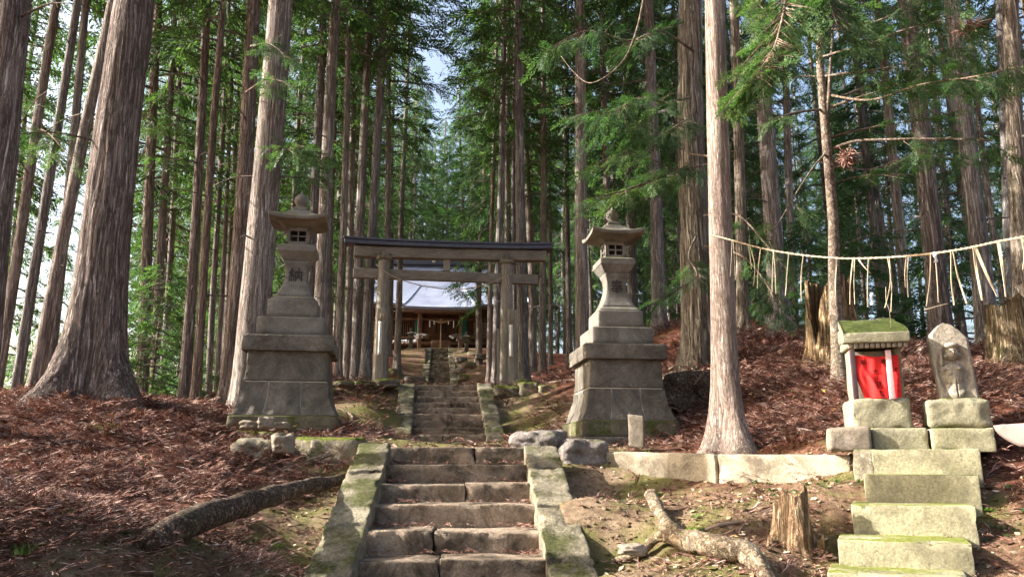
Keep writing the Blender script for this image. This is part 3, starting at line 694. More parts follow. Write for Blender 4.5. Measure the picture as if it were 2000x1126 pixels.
# ------------------------------------------------------------------ stairs
def stairs(name, label, fn, nr, mat, kmat, seed, t0=0.0, split=True, kw=.36, kn=4, kt0=0., kt1=1., klift=.07, kgap=.012, knames='kerb_stone', depth_m=.26, breaks=None):
    rs = np.random.default_rng(seed)
    a, b = fn(t0); c = (a+b)/2; root = thing(name, label, 'stairs', (c[0], c[1], c[2]-.2))
    dt = (1-t0)/nr
    for k in range(nr+1):
        t = t0+dt*k
        L, Rr = fn(t); L2, R2 = fn(t+dt); L2 = L2.copy(); R2 = R2.copy()
        z = L[2]; back = (L2-L)*1.0; back[2] = 0; ext = back*(1+.14/np.linalg.norm(back))
        cuts = [0, rs.uniform(.33, .67), 1] if split else [0, 1]
        if split and rs.random() < .3: cuts = [0, 1]
        for i in range(len(cuts)-1):
            p0 = L+(Rr-L)*(cuts[i]+(.001 if i else -.03)); p1 = L+(Rr-L)*(cuts[i+1]+(.03 if cuts[i+1] == 1 else -.001))
            j = rs.uniform(-.012, .012); jy = rs.uniform(-.015, .015)
            bot = z-depth_m
            c8 = [p0+[0, jy, 0], p1+[0, jy, 0], p0+ext, p1+ext]
            c8 = [np.array([q[0], q[1], bot]) for q in c8]+[np.array([q[0], q[1], z+j+rs.uniform(-.006, .006)]) for q in c8]
            mb = MB(); mb.add(*hexa(c8, .013, (22, 6, 6), .012, 7., seed*50+k*3+i, .10)); mb.build('step', mat, root)
    if breaks is None: breaks = [list(np.linspace(kt0, kt1, kn+1))]*2
    for sd in (0, 1):
        br = breaks[sd]
        for i in range(len(br)-1):
            u0, u1 = br[i], br[i+1]
            pt = []
            for u in (u0+kgap, u1-kgap):
                p = fn(u)[sd]; o = np.array([(-1 if sd == 0 else 1)*kw, 0, 0.])
                inn = p+[0, 0, klift]; out = p+o+[0, 0, klift-.02]
                pt.append((out, inn) if sd == 0 else (inn, out))
            jj = [rs.uniform(-.015, .015) for _ in range(4)]
            top = [pt[0][0]+[0, 0, jj[0]], pt[0][1]+[0, 0, jj[1]], pt[1][0]+[0, 0, jj[2]], pt[1][1]+[0, 0, jj[3]]]
            bot = [q-[0, 0, .42] for q in top]
            mb = MB(); mb.add(*hexa(bot+top, .016, (12, 20, 7), .026, 7., seed*90+i*2+sd, .12)); mb.build(knames, kmat, root)
    return root
stairs('stone_stairs', 'wide lower flight of worn stone steps in the foreground, mossy kerbs on both sides', lflight, 6, M['step'], M['kerb'], 1, t0=-.2, kw=.37,
       breaks=[[-1.15, -.62, -.22, .20, .66, 1.0], [-1.1, -.55, -.05, .34, .70, .97]])
stairs('stone_stairs', 'middle flight of dark stone steps leading up to the wooden torii gate', uflight, 9, M['step'], M['kerb'], 2, kn=5, kw=.36, depth_m=.24)
stairs('stone_stairs', 'far steep narrow flight of steps climbing to the shrine building', tflight, 19, M['step'], M['kerb'], 3, kn=7, kw=.34, split=False)
def block(name, label, c8, mat, cat='stone block', seed=0, root=None, b=.02, n=(14, 5, 6), amp=.010, chip=.05, sc=6., group=None):
    mb = MB(); mb.add(*hexa(c8, b, n, amp, sc, seed, chip)); o = mb.build(name, mat, root)
    if root is None:
        V = np.array(c8); c = V.mean(0); c[2] = V[:, 2].min()
        for v in o.data.vertices: v.co -= Vector(c)
        o.location = tuple(c); tag(o, label, cat, group)
    return o
def slab8(pA, pB, back, ztop, zbot, lean=0):
    """front top edge pA-pB (world), 'back' vector into depth"""
    back = np.array(back, float); pA = np.array(pA); pB = np.array(pB)
    f = lambda p, z: np.array([p[0], p[1], z])
    return [f(pA, zbot[0]), f(pB, zbot[1]), f(pA+back, zbot[0]), f(pB+back, zbot[1]), f(pA, ztop[0]), f(pB, ztop[1]), f(pA+back, ztop[0]), f(pB+back, ztop[1])]
# end stone at the head of the lower flight and slabs on the landing
p = P(640, 868, 11.6)
block('landing_slab', 'flat slab edging the landing left of the middle flight', slab8(P(700, 862, 9.75), P(765, 862, 9.75), (.05, .5, 0), (.2, .2), (-.1, -.1)), M['kerb'], 'paving slab', 11)
block('landing_slab', 'short kerb slab on the landing right of the middle flight, beside the mottled boulder', slab8(P(957, 866, 14.9), P(1012, 868, 14.2), (0, .35, 0), (.38, .36), (.1, .1)), M['kerb'], 'paving slab', 12)
# ------------------------------------------------------------------ lanterns
def lantern(label, loc, rz, char, seed, sc=1.0):
    root = thing('stone_lantern', label, 'stone lantern', loc, rz); root.scale = (.87, .87, 1)
    S = lambda name, prof, mat, rough=.004, k=4, lift=None, m=8, corner=.03, sc_=8.: (lambda mb: mb.build(name, mat, root, world=False))(
        MB().add(*sqloft([(z*sc, x*sc, y*sc) for z, x, y in (dense(prof, k) if k else prof)], m, rough, seed, sc_, corner, lift)))
    b = [(a, w_) for a, w_ in []]
    q = lambda rows: [(z, h, h) for z, h in rows]
    S('ground_slab', q([(-.25, .87), (.0, .87), (.03, .86)]), M['stone_r'], .012, 3)
    S('base_course', q([(.03, .805), (.24, .80), (.25, .785)]), M['stone_m'], .02, 4, m=16)
    # lower body: flared, three stones a side with mortar joints
    low = []
    for i in range(9):
        t = i/8; low.append((.25+.45*t, .755-.135*(1-(1-t)**2.0)))
    S('body_core', [(z, h-.012, h-.012) for z, h in low], M['mortar'], 0, 0)
    for sx in (-1, 0, 1):
        for side in (0, 1, 2, 3):
            if sx == 1: continue          # corner stones shared: left-corner and centre stone per side
            mb = MB(); nu, nv = 12, 9; V = []
            for i in range(nv):
                z, h = low[i]; z = .262+(z-.25)*.965
                u0, u1 = (-.385, .335) if sx == 0 else (-1.0, -.40)
                for j in range(nu):
                    u = u0+(u1-u0)*j/(nu-1); e = min(j, nu-1-j, i, nv-1-i)
                    V.append([u*h, -(h+(.006 if e == 0 and sx == 0 else .014)), z])
            V = np.array(V)
            if sx == -1:      # wrap round the corner: second face on the neighbouring side
                W = []
                for i in range(nv):
                    z, h = low[i]; z = .262+(z-.25)*.965
                    for j in range(nu):
                        u = -.36*j/(nu-1)
                        W.append([-(h+.014), -h+(h*1.0+u*0-h)+(-1)*0+(-(h))*0+h*(0)+(j/(nu-1))*(.63*h)-h*0-h+h, z])
                W = np.array(W); W[:, 1] = np.concatenate([[-low[i][1]-.014+(.66*low[i][1])*j/(nu-1) for j in range(nu)] for i in range(nv)])
                V[:, 0] = np.concatenate([[-(low[i][1]+.014)+(.60*low[i][1])*j/(nu-1) for j in range(nu)] for i in range(nv)])
            d = np.array([0, -1, 0.])
            V = V+d*(fbm(V*sc+seed+side*4, 7, 4, seed+side)*.034)[:, None]
            mb.add(V*sc@rotz(side*math.pi/2).T, grid_q(nv, nu)[:, ::-1][:, ::-1])
            if sx == -1:
                W = W+np.array([-1, 0, 0.])*(fbm(W*sc+seed, 7, 4, seed+side)*.016)[:, None]
                # keep the shared corner edge together
                for i in range(nv): W[i*nu] = V[i*nu]
                mb.add(W*sc@rotz(side*math.pi/2).T, grid_q(nv, nu)[:, ::-1])
            mb.build('course_stone', M['stone_r'], root, world=False)
    S('joint_band', q([(.70, .615), (.716, .61)]), M['mortar'], 0, 2)
    S('upper_body', q([(.716, .622), (.92, .60), (1.115, .60), (1.12, .59)]), M['stone_r'], .024, 8, m=18, corner=.02, sc_=7)
    S('cap_slab', q([(1.115, .665), (1.12, .685), (1.31, .69), (1.335, .675)]), M['stone_r'] if seed == 1 else M['stone_r'], .026, 6, m=18, corner=.02)
    S('lower_block', q([(1.335, .515), (1.585, .512), (1.60, .50)]), M['stone'], .002, 3, corner=.015)
    S('upper_block', q([(1.60, .385), (1.85, .38), (1.865, .37)]), M['stone'], .002, 3, corner=.015)
    S('shaft_base', q([(1.865, .345), (1.885, .345), (1.925, .305)]), M['stone'], .001, 3, corner=.02)
    sh = [(1.925+.53*t, .14+.155*(1-t)**2.3+.07*t**4) for t in np.linspace(0, 1, 14)]
    S('shaft', q(sh), M['stone'], .0015, 0, corner=.03)
    S('platform', q([(2.455, .205), (2.50, .24), (2.575, .295), (2.58, .305), (2.665, .305), (2.675, .29), (2.69, .25)]), M['stone'], .001, 3, corner=.02)
    # fire box with four-pane windows
    z0, z1, h = 2.69, 2.955, .185
    mb = MB()
    add = lambda s, c: mb.add(*box(np.array(s)*sc, np.array(c)*sc, .004*sc))
    for side in range(4):
        Rm = rotz(side*math.pi/2)
        def ad(s, c):
            V, Qq = box(s, c, .004); mb.add((V@Rm.T)*sc, Qq)
        ad((2*h, .05, .055), (0, -h+.025, z0+.0275)); ad((2*h, .05, .055), (0, -h+.025, z1-.0275))
        for sx in (-1, 1): ad((.06, .05, .157), (sx*(h-.031), -h+.0255, (z0+z1)/2))
        ad((.02, .04, .157), (0, -h+.028, (z0+z1)/2)); ad((.25, .036, .02), (0, -h+.03, (z0+z1)/2+.002))
        ad((.06, .05, .157), (h-.031-.0-.19*0-.0, -h+.0255, (z0+z1)/2)) if False else None
    fb = mb.build('fire_box', M['stone'], root, world=False)
    mb = MB(); mb.add(*box((.2*sc, .2*sc, .24*sc), (0, 0, (z0+z1)/2*sc))); mb.build('hollow_shade', M['dark'], fb, world=False)  # near-black block paints the shade inside the hollow fire box
    # roof with upswept corners
    rp = [(2.955, .20), (2.975, .25), (3.0, .30), (3.01, .33), (3.015, .455), (3.06, .462), (3.075, .43), (3.095, .35), (3.125, .265), (3.165, .215), (3.205, .19), (3.215, .165), (3.225, .09)]
    lf = [0, 0, 0, 0, .055, .055, .05, .035, .02, .008, 0, 0, 0]
    rows, ll = [], []
    for i in range(len(rp)-1):
        for t in (0.02, .35, .7, .98):
            rows.append((rp[i][0]*(1-t)+rp[i+1][0]*t, rp[i][1]*(1-t)+rp[i+1][1]*t, rp[i][1]*(1-t)+rp[i+1][1]*t)); ll.append((lf[i]*(1-t)+lf[i+1]*t)*sc)
    S('roof', rows, M['stone'], .002, 0, lift=ll, m=11, corner=.02)
    S('finial_base', q([(3.20, .118), (3.265, .118), (3.275, .10), (3.30, .075)]), M['stone'], .001, 2, corner=.04)
    mb = MB(); mb.add(*lathe(np.array([(.07, 3.28), (.075, 3.30), (.068, 3.315), (.09, 3.335), (.11, 3.375), (.112, 3.41), (.10, 3.45), (.07, 3.478), (.03, 3.50), (.012, 3.53), (.004, 3.545), (0.0005, 3.548)])*sc, 28))
    mb.build('finial', M['stone'], root, world=False)
    Mx = Matrix.Translation((0, -.173*sc, 2.23*sc)) @ Matrix.Rotation(R(90), 4, 'X')
    text_obj(char, .24*sc, M['carve'], root, Mx, 'carved_character', .012)
    return root
Lp = P(562, 846, 11.15); Rp = P(1204, 858, 11.6)
lantern('left stone lantern, with rubble and mossy blocks at its foot', (Lp[0], Lp[1], P(562, 848, 11.1)[2]-.03), R(9), '納', 1, 1.0)
lantern('right stone lantern with the left faces in sun, small leaning marker stone at its foot', (Rp[0]+.03, Rp[1], P(1204, 857, 11.6)[2]-.02), R(7), '奉', 2, .985)
# ------------------------------------------------------------------ torii
A = P(740, 747, 19.75); B = P(989, 754, 20.1); A[2] -= .15; B[2] -= .15
At = P(751, 500, 19.75); Bt = P(990, 508, 20.1)
ux = nrm(np.array([B[0]-A[0], B[1]-A[1], 0])); uy = np.array([-ux[1], ux[0], 0])
root = thing('torii_gate', 'weathered wooden torii gate with dark metal capped lintel at the top of the middle stairs', 'torii gate', ((A+B)/2))
for a, t, s in ((A, At, 1), (B, Bt, 2)):
    pts = np.linspace(a, t, 26); r = np.linspace(.178, .145, 26)
    mb = MB(); mb.add(*tube(pts, r, 28, .012, 6, s)); o = mb.build('post', M['wood'], root)
    mb = MB(); mb.add(*lathe([(.13, -.10), (.205, -.10), (.215, -.06), (.215, .0), (.20, .035), (.1, .04)], 26, t)); mb.build('post_collar', M['wood'], root)
def beam(p0, p1, w_, h_, mat, name, up=0, bev=.015, seed=0, par=root, n=24, amp=.006):
    L = np.linalg.norm(p1-p0); V, Qq = rbox((L, w_, h_), bev, (n, 2, 2), amp, 4, seed)
    d = (p1-p0)/L; t = V[:, 0]/L*2
    W = (p0+p1)/2+V[:, 0:1]*d+V[:, 1:2]*uy+np.outer(V[:, 2]+up*np.abs(t)**3, [0, 0, 1])
    return MB().add(W, Qq).build(name, mat, par)
off = lambda p, k: p+uy*k
lw = lambda a, b: (P(a[0], a[1], 19.64), P(b[0], b[1], 20.24))
def atx(px, py):      # point on the gate plane
    lo, hi = 15., 26.
    for _ in range(40):
        m = (lo+hi)/2; q = P(px, py, m)
        if np.dot(q-A, uy) > 0: hi = m
        else: lo = m
    return q
beam(atx(692, 492.5), atx(1066, 502), .26, .27, M['woodx'], 'lintel', .02, seed=3)
beam(atx(674, 477), atx(1076, 489), .46, .10, M['roofcap'], 'lintel_cap', .05, .01, seed=4, amp=.002)
beam(atx(672, 471.2)+[0, 0, .012], atx(1077, 484)+[0, 0, .012], .52, .055, M['roofcap'], 'lintel_cap', .05, .008, seed=5, amp=.002)
beam(atx(690, 533), atx(1051, 546.5), .15, .255, M['woodx'], 'tie_beam', 0, seed=6)
m_ = (atx(872, 501)+atx(872, 531))/2
beam(atx(866.5, 516), atx(879, 516), .12, .36, M['wood'], 'centre_strut', 0, seed=7, n=3)
# plants growing on the collars
rs = np.random.default_rng(5)
for t in (At, Bt):
    mb = MB()
    for k in range(60):
        a = rs.uniform(0, 6.28); p0 = t+[.19*math.cos(a), .19*math.sin(a), rs.uniform(-.08, .04)]
        p1 = p0+np.array([math.cos(a), math.sin(a), rs.uniform(-.4, .8)])*rs.uniform(.05, .14)
        mb.add(*tube(np.array([p0, (p0+p1)/2+[0, 0, .02], p1]), [.012, .009, .003], 4))
    o = mb.build('moss_tuft', M['mossrock'], root)
# rope on the torii
rp_ = [atx(737, 522)-uy*.25, atx(770, 545)-uy*.27, atx(830, 563)-uy*.27, atx(895, 569)-uy*.27, atx(950, 559)-uy*.27, atx(999, 537)-uy*.25]
sp = smoothpath(rp_, 50)
root2 = thing('straw_rope', 'thin sagging straw rope tied between the two torii posts', 'rope', sp[0])
MB().add(*tube(sp, .013, 6, .004, 30, 3)).build('strand', M['rope'], root2)
for px_, (dx, dy) in zip([12, 20, 30, 38, 43, 46, 47], [(.02, -.12), (0, -.1), (.03, -.2), (.0, -.13), (.1, -.42), (.14, -.5), (.06, -.35)]):
    p0 = sp[px_]; MB().add(*tube(np.array([p0, p0+[dx*.4, 0, dy*.5], p0+[dx, 0, dy]]), [.007, .006, .004], 4)).build('straw_strip', M['straw'], root2)
# stakes and bamboo vases beside the torii posts
def stake(px0, px1, pyt, pyb, Yd, th, label, seed):
    a = P(px0, pyb, Yd); b = P(px1, pyb, Yd); ztop = P((px0+px1)/2, pyt, Yd)[2]
    return block('wooden_stake', label, slab8([a[0], a[1], 0], [b[0], b[1], 0], (0, th, 0), (ztop, ztop), (a[2]-.25, a[2]-.25)), M['wood'], 'wooden stake', seed, b=.008, n=(3, 2, 20), amp=.004, chip=.01)
stake(731, 747, 601, 748, 19.35, .07, 'broad greenish board standing in front of the left torii post', 71)
stake(992, 1005, 603, 754, 19.6, .05, 'tall pale stake in front of the right torii post carrying the bamboo vase', 72)
stake(1003, 1011, 604, 752, 19.85, .1, 'broad board behind the bamboo vase at the right torii post', 73)
stake(970, 975.5, 641, 752, 19.7, .05, 'short thin stake left of the right torii post', 74)
def vase(pa, pb, Yd, label, seed):
    a = P(*pa, Yd); b = P(*pb, Yd)
    rt = thing('bamboo_vase', label, 'vase', a)
    pr = smoothpath([a, (a+b)/2, b], 16); MB().add(*tube(pr, [.042+(.006 if i % 5 == 0 else 0) for i in range(16)], 12)).build('tube', M['bamboo'], rt)
    rs = np.random.default_rng(seed); mb = MB()
    for k in range(16):
        d = np.array([rs.uniform(-1, 1), rs.uniform(-.5, .3), rs.uniform(.3, 1.3)])*rs.uniform(.15, .38)
        mb.add(*tube(smoothpath([b, b+d*.5+[0, 0, .04], b+d], 5), [.006, .005, .004, .003, .002], 4))
    mb.build('dry_twig', M['twig'], rt)
vase((741, 692), (743.5, 628), 19.25, 'white bamboo tube with dry stems hanging on the left torii board', 4)
vase((998, 696), (998.5, 634), 19.5, 'white bamboo tube with dry stems hanging on the right torii stake', 5)
# ------------------------------------------------------------------ shrine building
YS = 55.0; sx_ = lambda px, py=640, Y=YS: P(px, py, Y)
zz = lambda py, Y=YS: P(862, py, Y)[2]
cx = P(861, 640, YS)[0]; zb = zz(683)-.3; mpp = MPP(640, YS)
root = thing('shrine_building', 'brown wooden shrine hall with pale sheet metal roof at the top of the stairs', 'shrine', (cx, YS, zb), R(4))
W_ = lambda px: (px-861)*mpp
H_ = lambda py, Y=YS: zz(py, Y)-zb
def sb(name, x0, x1, y0, y1, z0, z1, mat, par=root, b=.02, n=(1, 1, 1)):
    return MB().add(*box((x1-x0, y1-y0, z1-z0), ((x0+x1)/2, (y0+y1)/2, (z0+z1)/2), b, n)).build(name, mat, par, world=False)
zf = H_(668); ze = H_(592)
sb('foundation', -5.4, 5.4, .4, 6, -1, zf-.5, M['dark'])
sb('floor_deck', -5.6, 5.6, -.6, 6, zf-.22, zf-.05, M['brownx'])
sb('wall', -5.2, 5.2, .3, 5.8, zf-.05, ze+.3, M['brownwood'])
for x in (-5.2, -3.6, -1.37, 1.37, 3.6, 5.2): sb('pillar', x-.11, x+.11, .12, .34, zf-.05, ze+.2, M['brownwood'])
sb('beam', -5.3, 5.3, .05, .2, H_(625), H_(620), M['brownx']); sb('beam', -5.3, 5.3, .06, .21, ze, ze+.14, M['brownx'])
for x0, x1 in ((-5.0, -3.72), (3.72, 5.0), (2.3, 3.45)):
    o = sb('sliding_panel', x0, x1, .2, .26, zf+.35, H_(627), M['shoji'])
    for k in range(1, 5): sb('muntin', x0+(x1-x0)*k/5-.02, x0+(x1-x0)*k/5+.02, .17, .21, zf+.35, H_(627), M['brownwood'], o)
    for k in range(1, 5):
        z = zf+.35+(H_(627)-zf-.35)*k/5; sb('muntin', x0, x1, .175, .205, z-.02, z+.02, M['brownwood'], o)
for x0, x1 in ((-3.4, -2.1),):
    o = sb('lattice_window', x0, x1, .2, .26, zf+.5, H_(627), M['dark'])
    for k in range(9): sb('lattice_bar', x0+(x1-x0)*(k+.5)/9-.03, x0+(x1-x0)*(k+.5)/9+.03, .15, .21, zf+.5, H_(627), M['brownx'], o)
dr = sb('door', -1.2, 1.2, .18, .24, zf+.1, H_(630), M['brownwood'])
ltc = sb('lattice_window', -.42, .42, .14, .19, H_(648), H_(632), M['dark'], dr)
for k in range(8): sb('lattice_bar', -.42+.105*(k+.5)-.022, -.42+.105*(k+.5)+.022, .10, .145, H_(648), H_(632), M['brownx'], ltc)
# porch
for x in (W_(823), W_(899)):
    o = sb('porch_post', x-.13, x+.13, -2.3, -2.04, -1.2, H_(604), M['brownx'])
    sb('bracket', x-.5, x+.5, -2.26, -2.08, H_(609), H_(605), M['brownx'], o); sb('bracket', x-.28, x+.28, -2.28, -2.06, H_(613), H_(609), M['brownx'], o)
sb('porch_beam', W_(812), W_(910), -2.27, -2.07, H_(623), H_(618), M['brownx'])
sb('railing', -5.4, W_(818), -.5, -.4, zf+.2, zf+.3, M['brownx']); sb('railing', W_(905), 5.4, -.5, -.4, zf+.2, zf+.45, M['brownx'])
for x in (W_(816), W_(906)): sb('banner', x-.16, x+.16, -.35, -.3, zf+.15, H_(626), M['teal'])
# roofs: hipped main roof and projecting porch roof (curved, thick)
def roof_surf(pts_fn, nu, nv, th):
    V = np.array([[pts_fn(i/(nu-1), j/(nv-1)) for j in range(nv)] for i in range(nu)]).reshape(-1, 3)
    q = grid_q(nu, nv); n = len(V); D = V-np.array([0, 0, th])
    idx = [j for j in range(nv)]+[i*nv+nv-1 for i in range(1, nu)]+[(nu-1)*nv+j for j in range(nv-2, -1, -1)]+[i*nv for i in range(nu-2, 0, -1)]
    m = len(idx); side = np.array([[idx[k], idx[(k+1) % m], idx[(k+1) % m]+n, idx[k]+n] for k in range(m)])
    return np.vstack([V, D]), np.vstack([q, q[:, ::-1]+n, side])
zr = H_(518, YS+3); zee = H_(594, YS-1.0)+.02
def main_front(u, v):
    x = -6.3+12.6*u; y = -1.2+4.2*v; z = zee+(zr-zee)*(v**1.35*.75+v*.25)
    return (x*(1-.22*v), y, z+.25*abs(2*u-1)**4*(1-v))
MB().add(*roof_surf(main_front, 22, 14, .14)).build('roof', M['tinroof'], root, world=False)
MB().add(*roof_surf(lambda u, v: (lambda p: (p[0], 7.2-p[1]-1.2+.0, p[2]))(main_front(u, v)), 22, 14, .14)).build('roof', M['tinroof'], root, world=False)
for s in (-1, 1):
    MB().add(*roof_surf(lambda u, v: (s*(6.3-1.386*v+.0), -1.2+4.2*v+(8.4-8.4*v)*u*.857, main_front(0, v)[2]-.25*(1-v)+.25*(1-v)*abs(2*u-1)**4), 10, 14, .14)).build('gable', M['tinroof'], root, world=False)
o = sb('ridge', -5.0, 5.0, 2.6, 3.2, zr-.05, zr+.42, M['roofcap'])
sb('ridge_emblem', W_(843)-.12, W_(843)+.12, 2.54, 2.61, zr+.1, zr+.34, M['mortar'], o)
pz0, pz1 = H_(601, YS-2.9), zee+(zr-zee)*.42
def porch(u, v):
    s = 2*u-1; wd = 2.62*(1-v)+1.55*v
    return (s*wd, -3.3+3.75*v, pz0+(pz1-pz0)*(v**1.2)+.06*s*s*(1-v))
MB().add(*roof_surf(porch, 16, 12, .16)).build('porch_roof', M['tinroof'], root, world=False)
for s in (-1, 1):
    def pside(u, v): 
        a = np.array(porch((s+1)/2, v)); bq = np.array([s*(2.62*(1-v)+1.55*v+1.15*v), a[1]+.0, pz0+.02+(a[2]-pz0)*.12]); return tuple(a*(1-u)+bq*u)
    MB().add(*roof_surf(pside, 6, 12, .1)).build('porch_roof', M['tinroof'], root, world=False)
o = sb('eave_board', -2.6, 2.6, -3.28, -3.1, pz0-.34, pz0-.16, M['brownx'])
sb('eave_board', -6.2, 6.2, -1.1, -.9, zee-.32, zee-.14, M['brownx'])
# things at the shrine front
def at_s(px, py, dy): return P(px, py, YS+dy)
c = at_s(861, 672, -1.6); rt = thing('offering_box', 'low wooden offering box under the shrine porch', 'offering box', (c[0], c[1], c[2]-.35), R(4))
MB().add(*box((1.3, .5, .5), (0, 0, .3))).build('box_body', M['brownx'], rt, world=False)
for k in range(6): MB().add(*box((1.2, .03, .05), (0, -.2+.08*k, .575))).build('slat', M['brownwood'], rt, world=False)
c = at_s(861, 648, -2.3); d = at_s(860, 681, -2.4)
rt = thing('bell_rope', 'pale hanging bell rope in the middle of the shrine porch', 'rope', d)
MB().add(*tube(np.array([at_s(861.5, 628, -2.2), c, (c+d)/2, d]), [.03, .04, .05, .06], 8)).build('strand', M['rope'], rt)
MB().add(*lathe([(.01, 0), (.12, .03), (.16, .12), (.13, .22), (.02, .28)], 14, at_s(861.5, 627, -2.2)-[0, 0, .1])).build('bell', M['rope'], rt)
rt = thing('shrine_rope', 'thick twisted straw rope with white paper strips over the shrine door', 'rope', at_s(861, 626, -2.0))
sp_ = smoothpath([at_s(838, 624, -2.3), at_s(850, 627, -2.35), at_s(861, 628.5, -2.35), at_s(873, 627, -2.35), at_s(886, 624, -2.3)], 20)
MB().add(*tube(sp_, np.concatenate([np.linspace(.02, .09, 10), np.linspace(.09, .02, 10)]), 8, .02, 20)).build('strand', M['rope'], rt)
for px_, l in ((839.5, 12), (848, 7), (876, 7), (886, 13)):
    a = at_s(px_, 626, -2.4); MB().add(*box((.07, .02, l*mpp), (a[0], a[1], a[2]-l*mpp/2), .004)).build('paper_strip', M['paper'], rt)
for px_, py_, lab in ((822, 655, 'spiky bundle of offerings on the left porch post'), (895, 656, 'spiky bundle of offerings on the right porch post')):
    c = at_s(px_, py_, -2.75); mb = MB(); rs = np.random.default_rng(int(px_))
    for k in range(60):
        d_ = rs.normal(size=3); d_ = nrm(d_)*rs.uniform(.15, .5)*[1.4, .6, .7]; mb.add(*tube(np.array([c, c+d_*.6, c+d_+[0, 0, -.05]]), [.02, .02, .008], 4))
    tag(mb.build('fortune_bundle', M['shoji']), lab, 'offering')
rt = thing('handrail', 'low pale railing strip with tied papers left of the shrine porch', 'handrail', at_s(790, 668, -3))
MB().add(*tube(np.array([at_s(761, 665, -3), at_s(813, 667, -3)]), .03, 6)).build('rail', M['brownx'], rt)
mb = MB(); rs = np.random.default_rng(8)
for k in range(40):
    c = at_s(rs.uniform(761, 813), rs.uniform(664, 669), -3.05); MB().add(*box((.1, .02, .12), c, .004, rz=rs.uniform(-.5, .5))).build('tied_paper', M['paper'], rt)
def small_lantern(px, pyb, Yd, label, h):
    b = P(px, pyb, Yd); rt = thing('stone_lantern', label, 'stone lantern', b, 0)
    s = h/1.7; q = lambda rows: [(z*s, x*s, x*s) for z, x in rows]
    for nm, rows in (('base', [(-.3, .26), (.12, .26), (.15, .22)]), ('shaft', [(.15, .15), (.8, .13)]), ('platform', [(.8, .14), (.9, .26), (.98, .27)]), ('fire_box', [(.98, .17), (1.2, .17)]), ('roof', [(1.2, .30), (1.23, .32), (1.30, .22), (1.42, .09)])):
        MB().add(*sqloft(dense(q(rows), 3), 5, .008, 3)).build(nm, M['stone_r'], rt, world=False)
    MB().add(*lathe(np.array([(.06, 1.42), (.10, 1.48), (.11, 1.55), (.06, 1.63), (.001, 1.7)])*s, 12)).build('finial', M['stone_r'], rt, world=False)
small_lantern(802, 684, 46.5, 'small stone lantern left of the head of the far stairs', 1.36)
small_lantern(911, 690, 45.0, 'small stone lantern right of the head of the far stairs', 1.30)
# ------------------------------------------------------------------ retaining wall, boulders, rubble
def front(pxa, pya, Ya, pxb, pyb, Yb, dep, hpx, label, mat, seed, name='stone_block', rot=None, pxs=None, **k):
    a = P(pxa, pya, Ya); b = P(pxb, pyb, Yb); d = b-a; d[2] = 0; d = nrm(d); nb_ = np.array([-d[1], d[0], 0])*dep
    ha = hpx[0]*MPP(pya, Ya); hb = hpx[1]*MPP(pyb, Yb)
    return block(name, label, slab8(a, b, nb_, (a[2], b[2]), (a[2]-ha, b[2]-hb)), mat, k.pop('cat', 'stone block'), seed, **k)
front(1181, 881, 9.35, 1397, 886, 8.35, .3, (52, 58), 'long pale cut block of the low wall, left one, beside the grey boulder', M['wallst'], 21, b=.02, n=(26, 5, 7), amp=.012, chip=.06)
front(1400, 886, 8.33, 1660, 888, 7.45, .3, (58, 66), 'long pale cut block of the low wall, right of the pinkish trunk foot', M['wallst'], 22, b=.02, n=(30, 5, 7), amp=.012, chip=.06)
front(1662, 876, 7.25, 1702, 878, 7.05, .4, (78, 82), 'short dark upright block where the low wall meets the small steps', M['kerb'], 23, b=.03, amp=.02)
def rk(name, px, py, Yd, wpx, hpx, dm, label, mat, seed, rz=0., amp=.22, cat='rock', n=8):
    m = MPP(py, Yd); c = P(px, py, Yd); s = (wpx*m, dm, hpx*m)
    V, Q = rock(s, (0, 0, 0), seed, rz, amp, n); o = MB().add(V, Q).build(name, mat)
    o.location = tuple(c); return tag(o, label, cat)
rk('boulder', 1136, 893, 9.5, 96, 66, .5, 'smooth grey boulder between the stairs and the low wall', M['rock'], 39, .2, .18, n=16)
rk('boulder', 1050, 874, 9.75, 104, 66, .6, 'boulder mottled with white lichen and moss at the right head of the lower stairs', M['rock'], 37, -.3, .2, n=16)
front(1226, 808, 9.75, 1256, 812, 9.7, .12, (62, 62), 'small leaning upright marker stone at the foot of the right lantern', M['pale'], 24, name='marker_stone', cat='marker stone', b=.012, n=(4, 3, 8), amp=.006)
# low stones before the left lantern
front(456, 838, 10.35, 570, 848, 9.95, .22, (24, 26), 'long thin mossy block lying flat before the left lantern', M['mossrock'], 41, b=.02, n=(16, 4, 3))
front(566, 852, 9.5, 612, 855, 9.3, .5, (54, 60), 'broken mossy block in the middle of the row before the left lantern', M['mossrock'], 42, b=.05, amp=.03, n=(10, 8, 8))
front(606, 854, 9.25, 698, 853, 9.2, .5, (62, 66), 'largest moss-covered block at the right end of the row, next to the stairs', M['mossrock'], 43, b=.05, amp=.03, n=(14, 8, 8))
rk('rock', 505, 883, 9.4, 92, 52, .5, 'pale half-buried boulder with a flat lit face below the rubble', M['kerb'], 44, .1, .2, n=14)
rk('rubble_stone', 520, 826, 9.95, 36, 24, .18, 'upright brown rubble stone with a slanted top, tallest of three before the left lantern', M['pale'], 45, .4, .3)
rk('rubble_stone', 487, 829, 10.05, 30, 16, .15, 'flat pale rubble stone left of the upright one', M['pale'], 46, -.2, .2)
rk('rubble_stone', 549, 831, 10.0, 28, 14, .15, 'flat pale rubble stone right of the upright one', M['pale'], 47, .2, .2)
rk('rubble_stone', 552, 866, 9.2, 36, 36, .2, 'angular pale stone perched on the row before the left lantern', M['pale'], 48, .6, .35)
rk('rubble_stone', 1232, 1073, 5.6, 46, 20, .14, 'small pale stone on the soil left of the twisted root', M['pale'], 49, .2, .25)
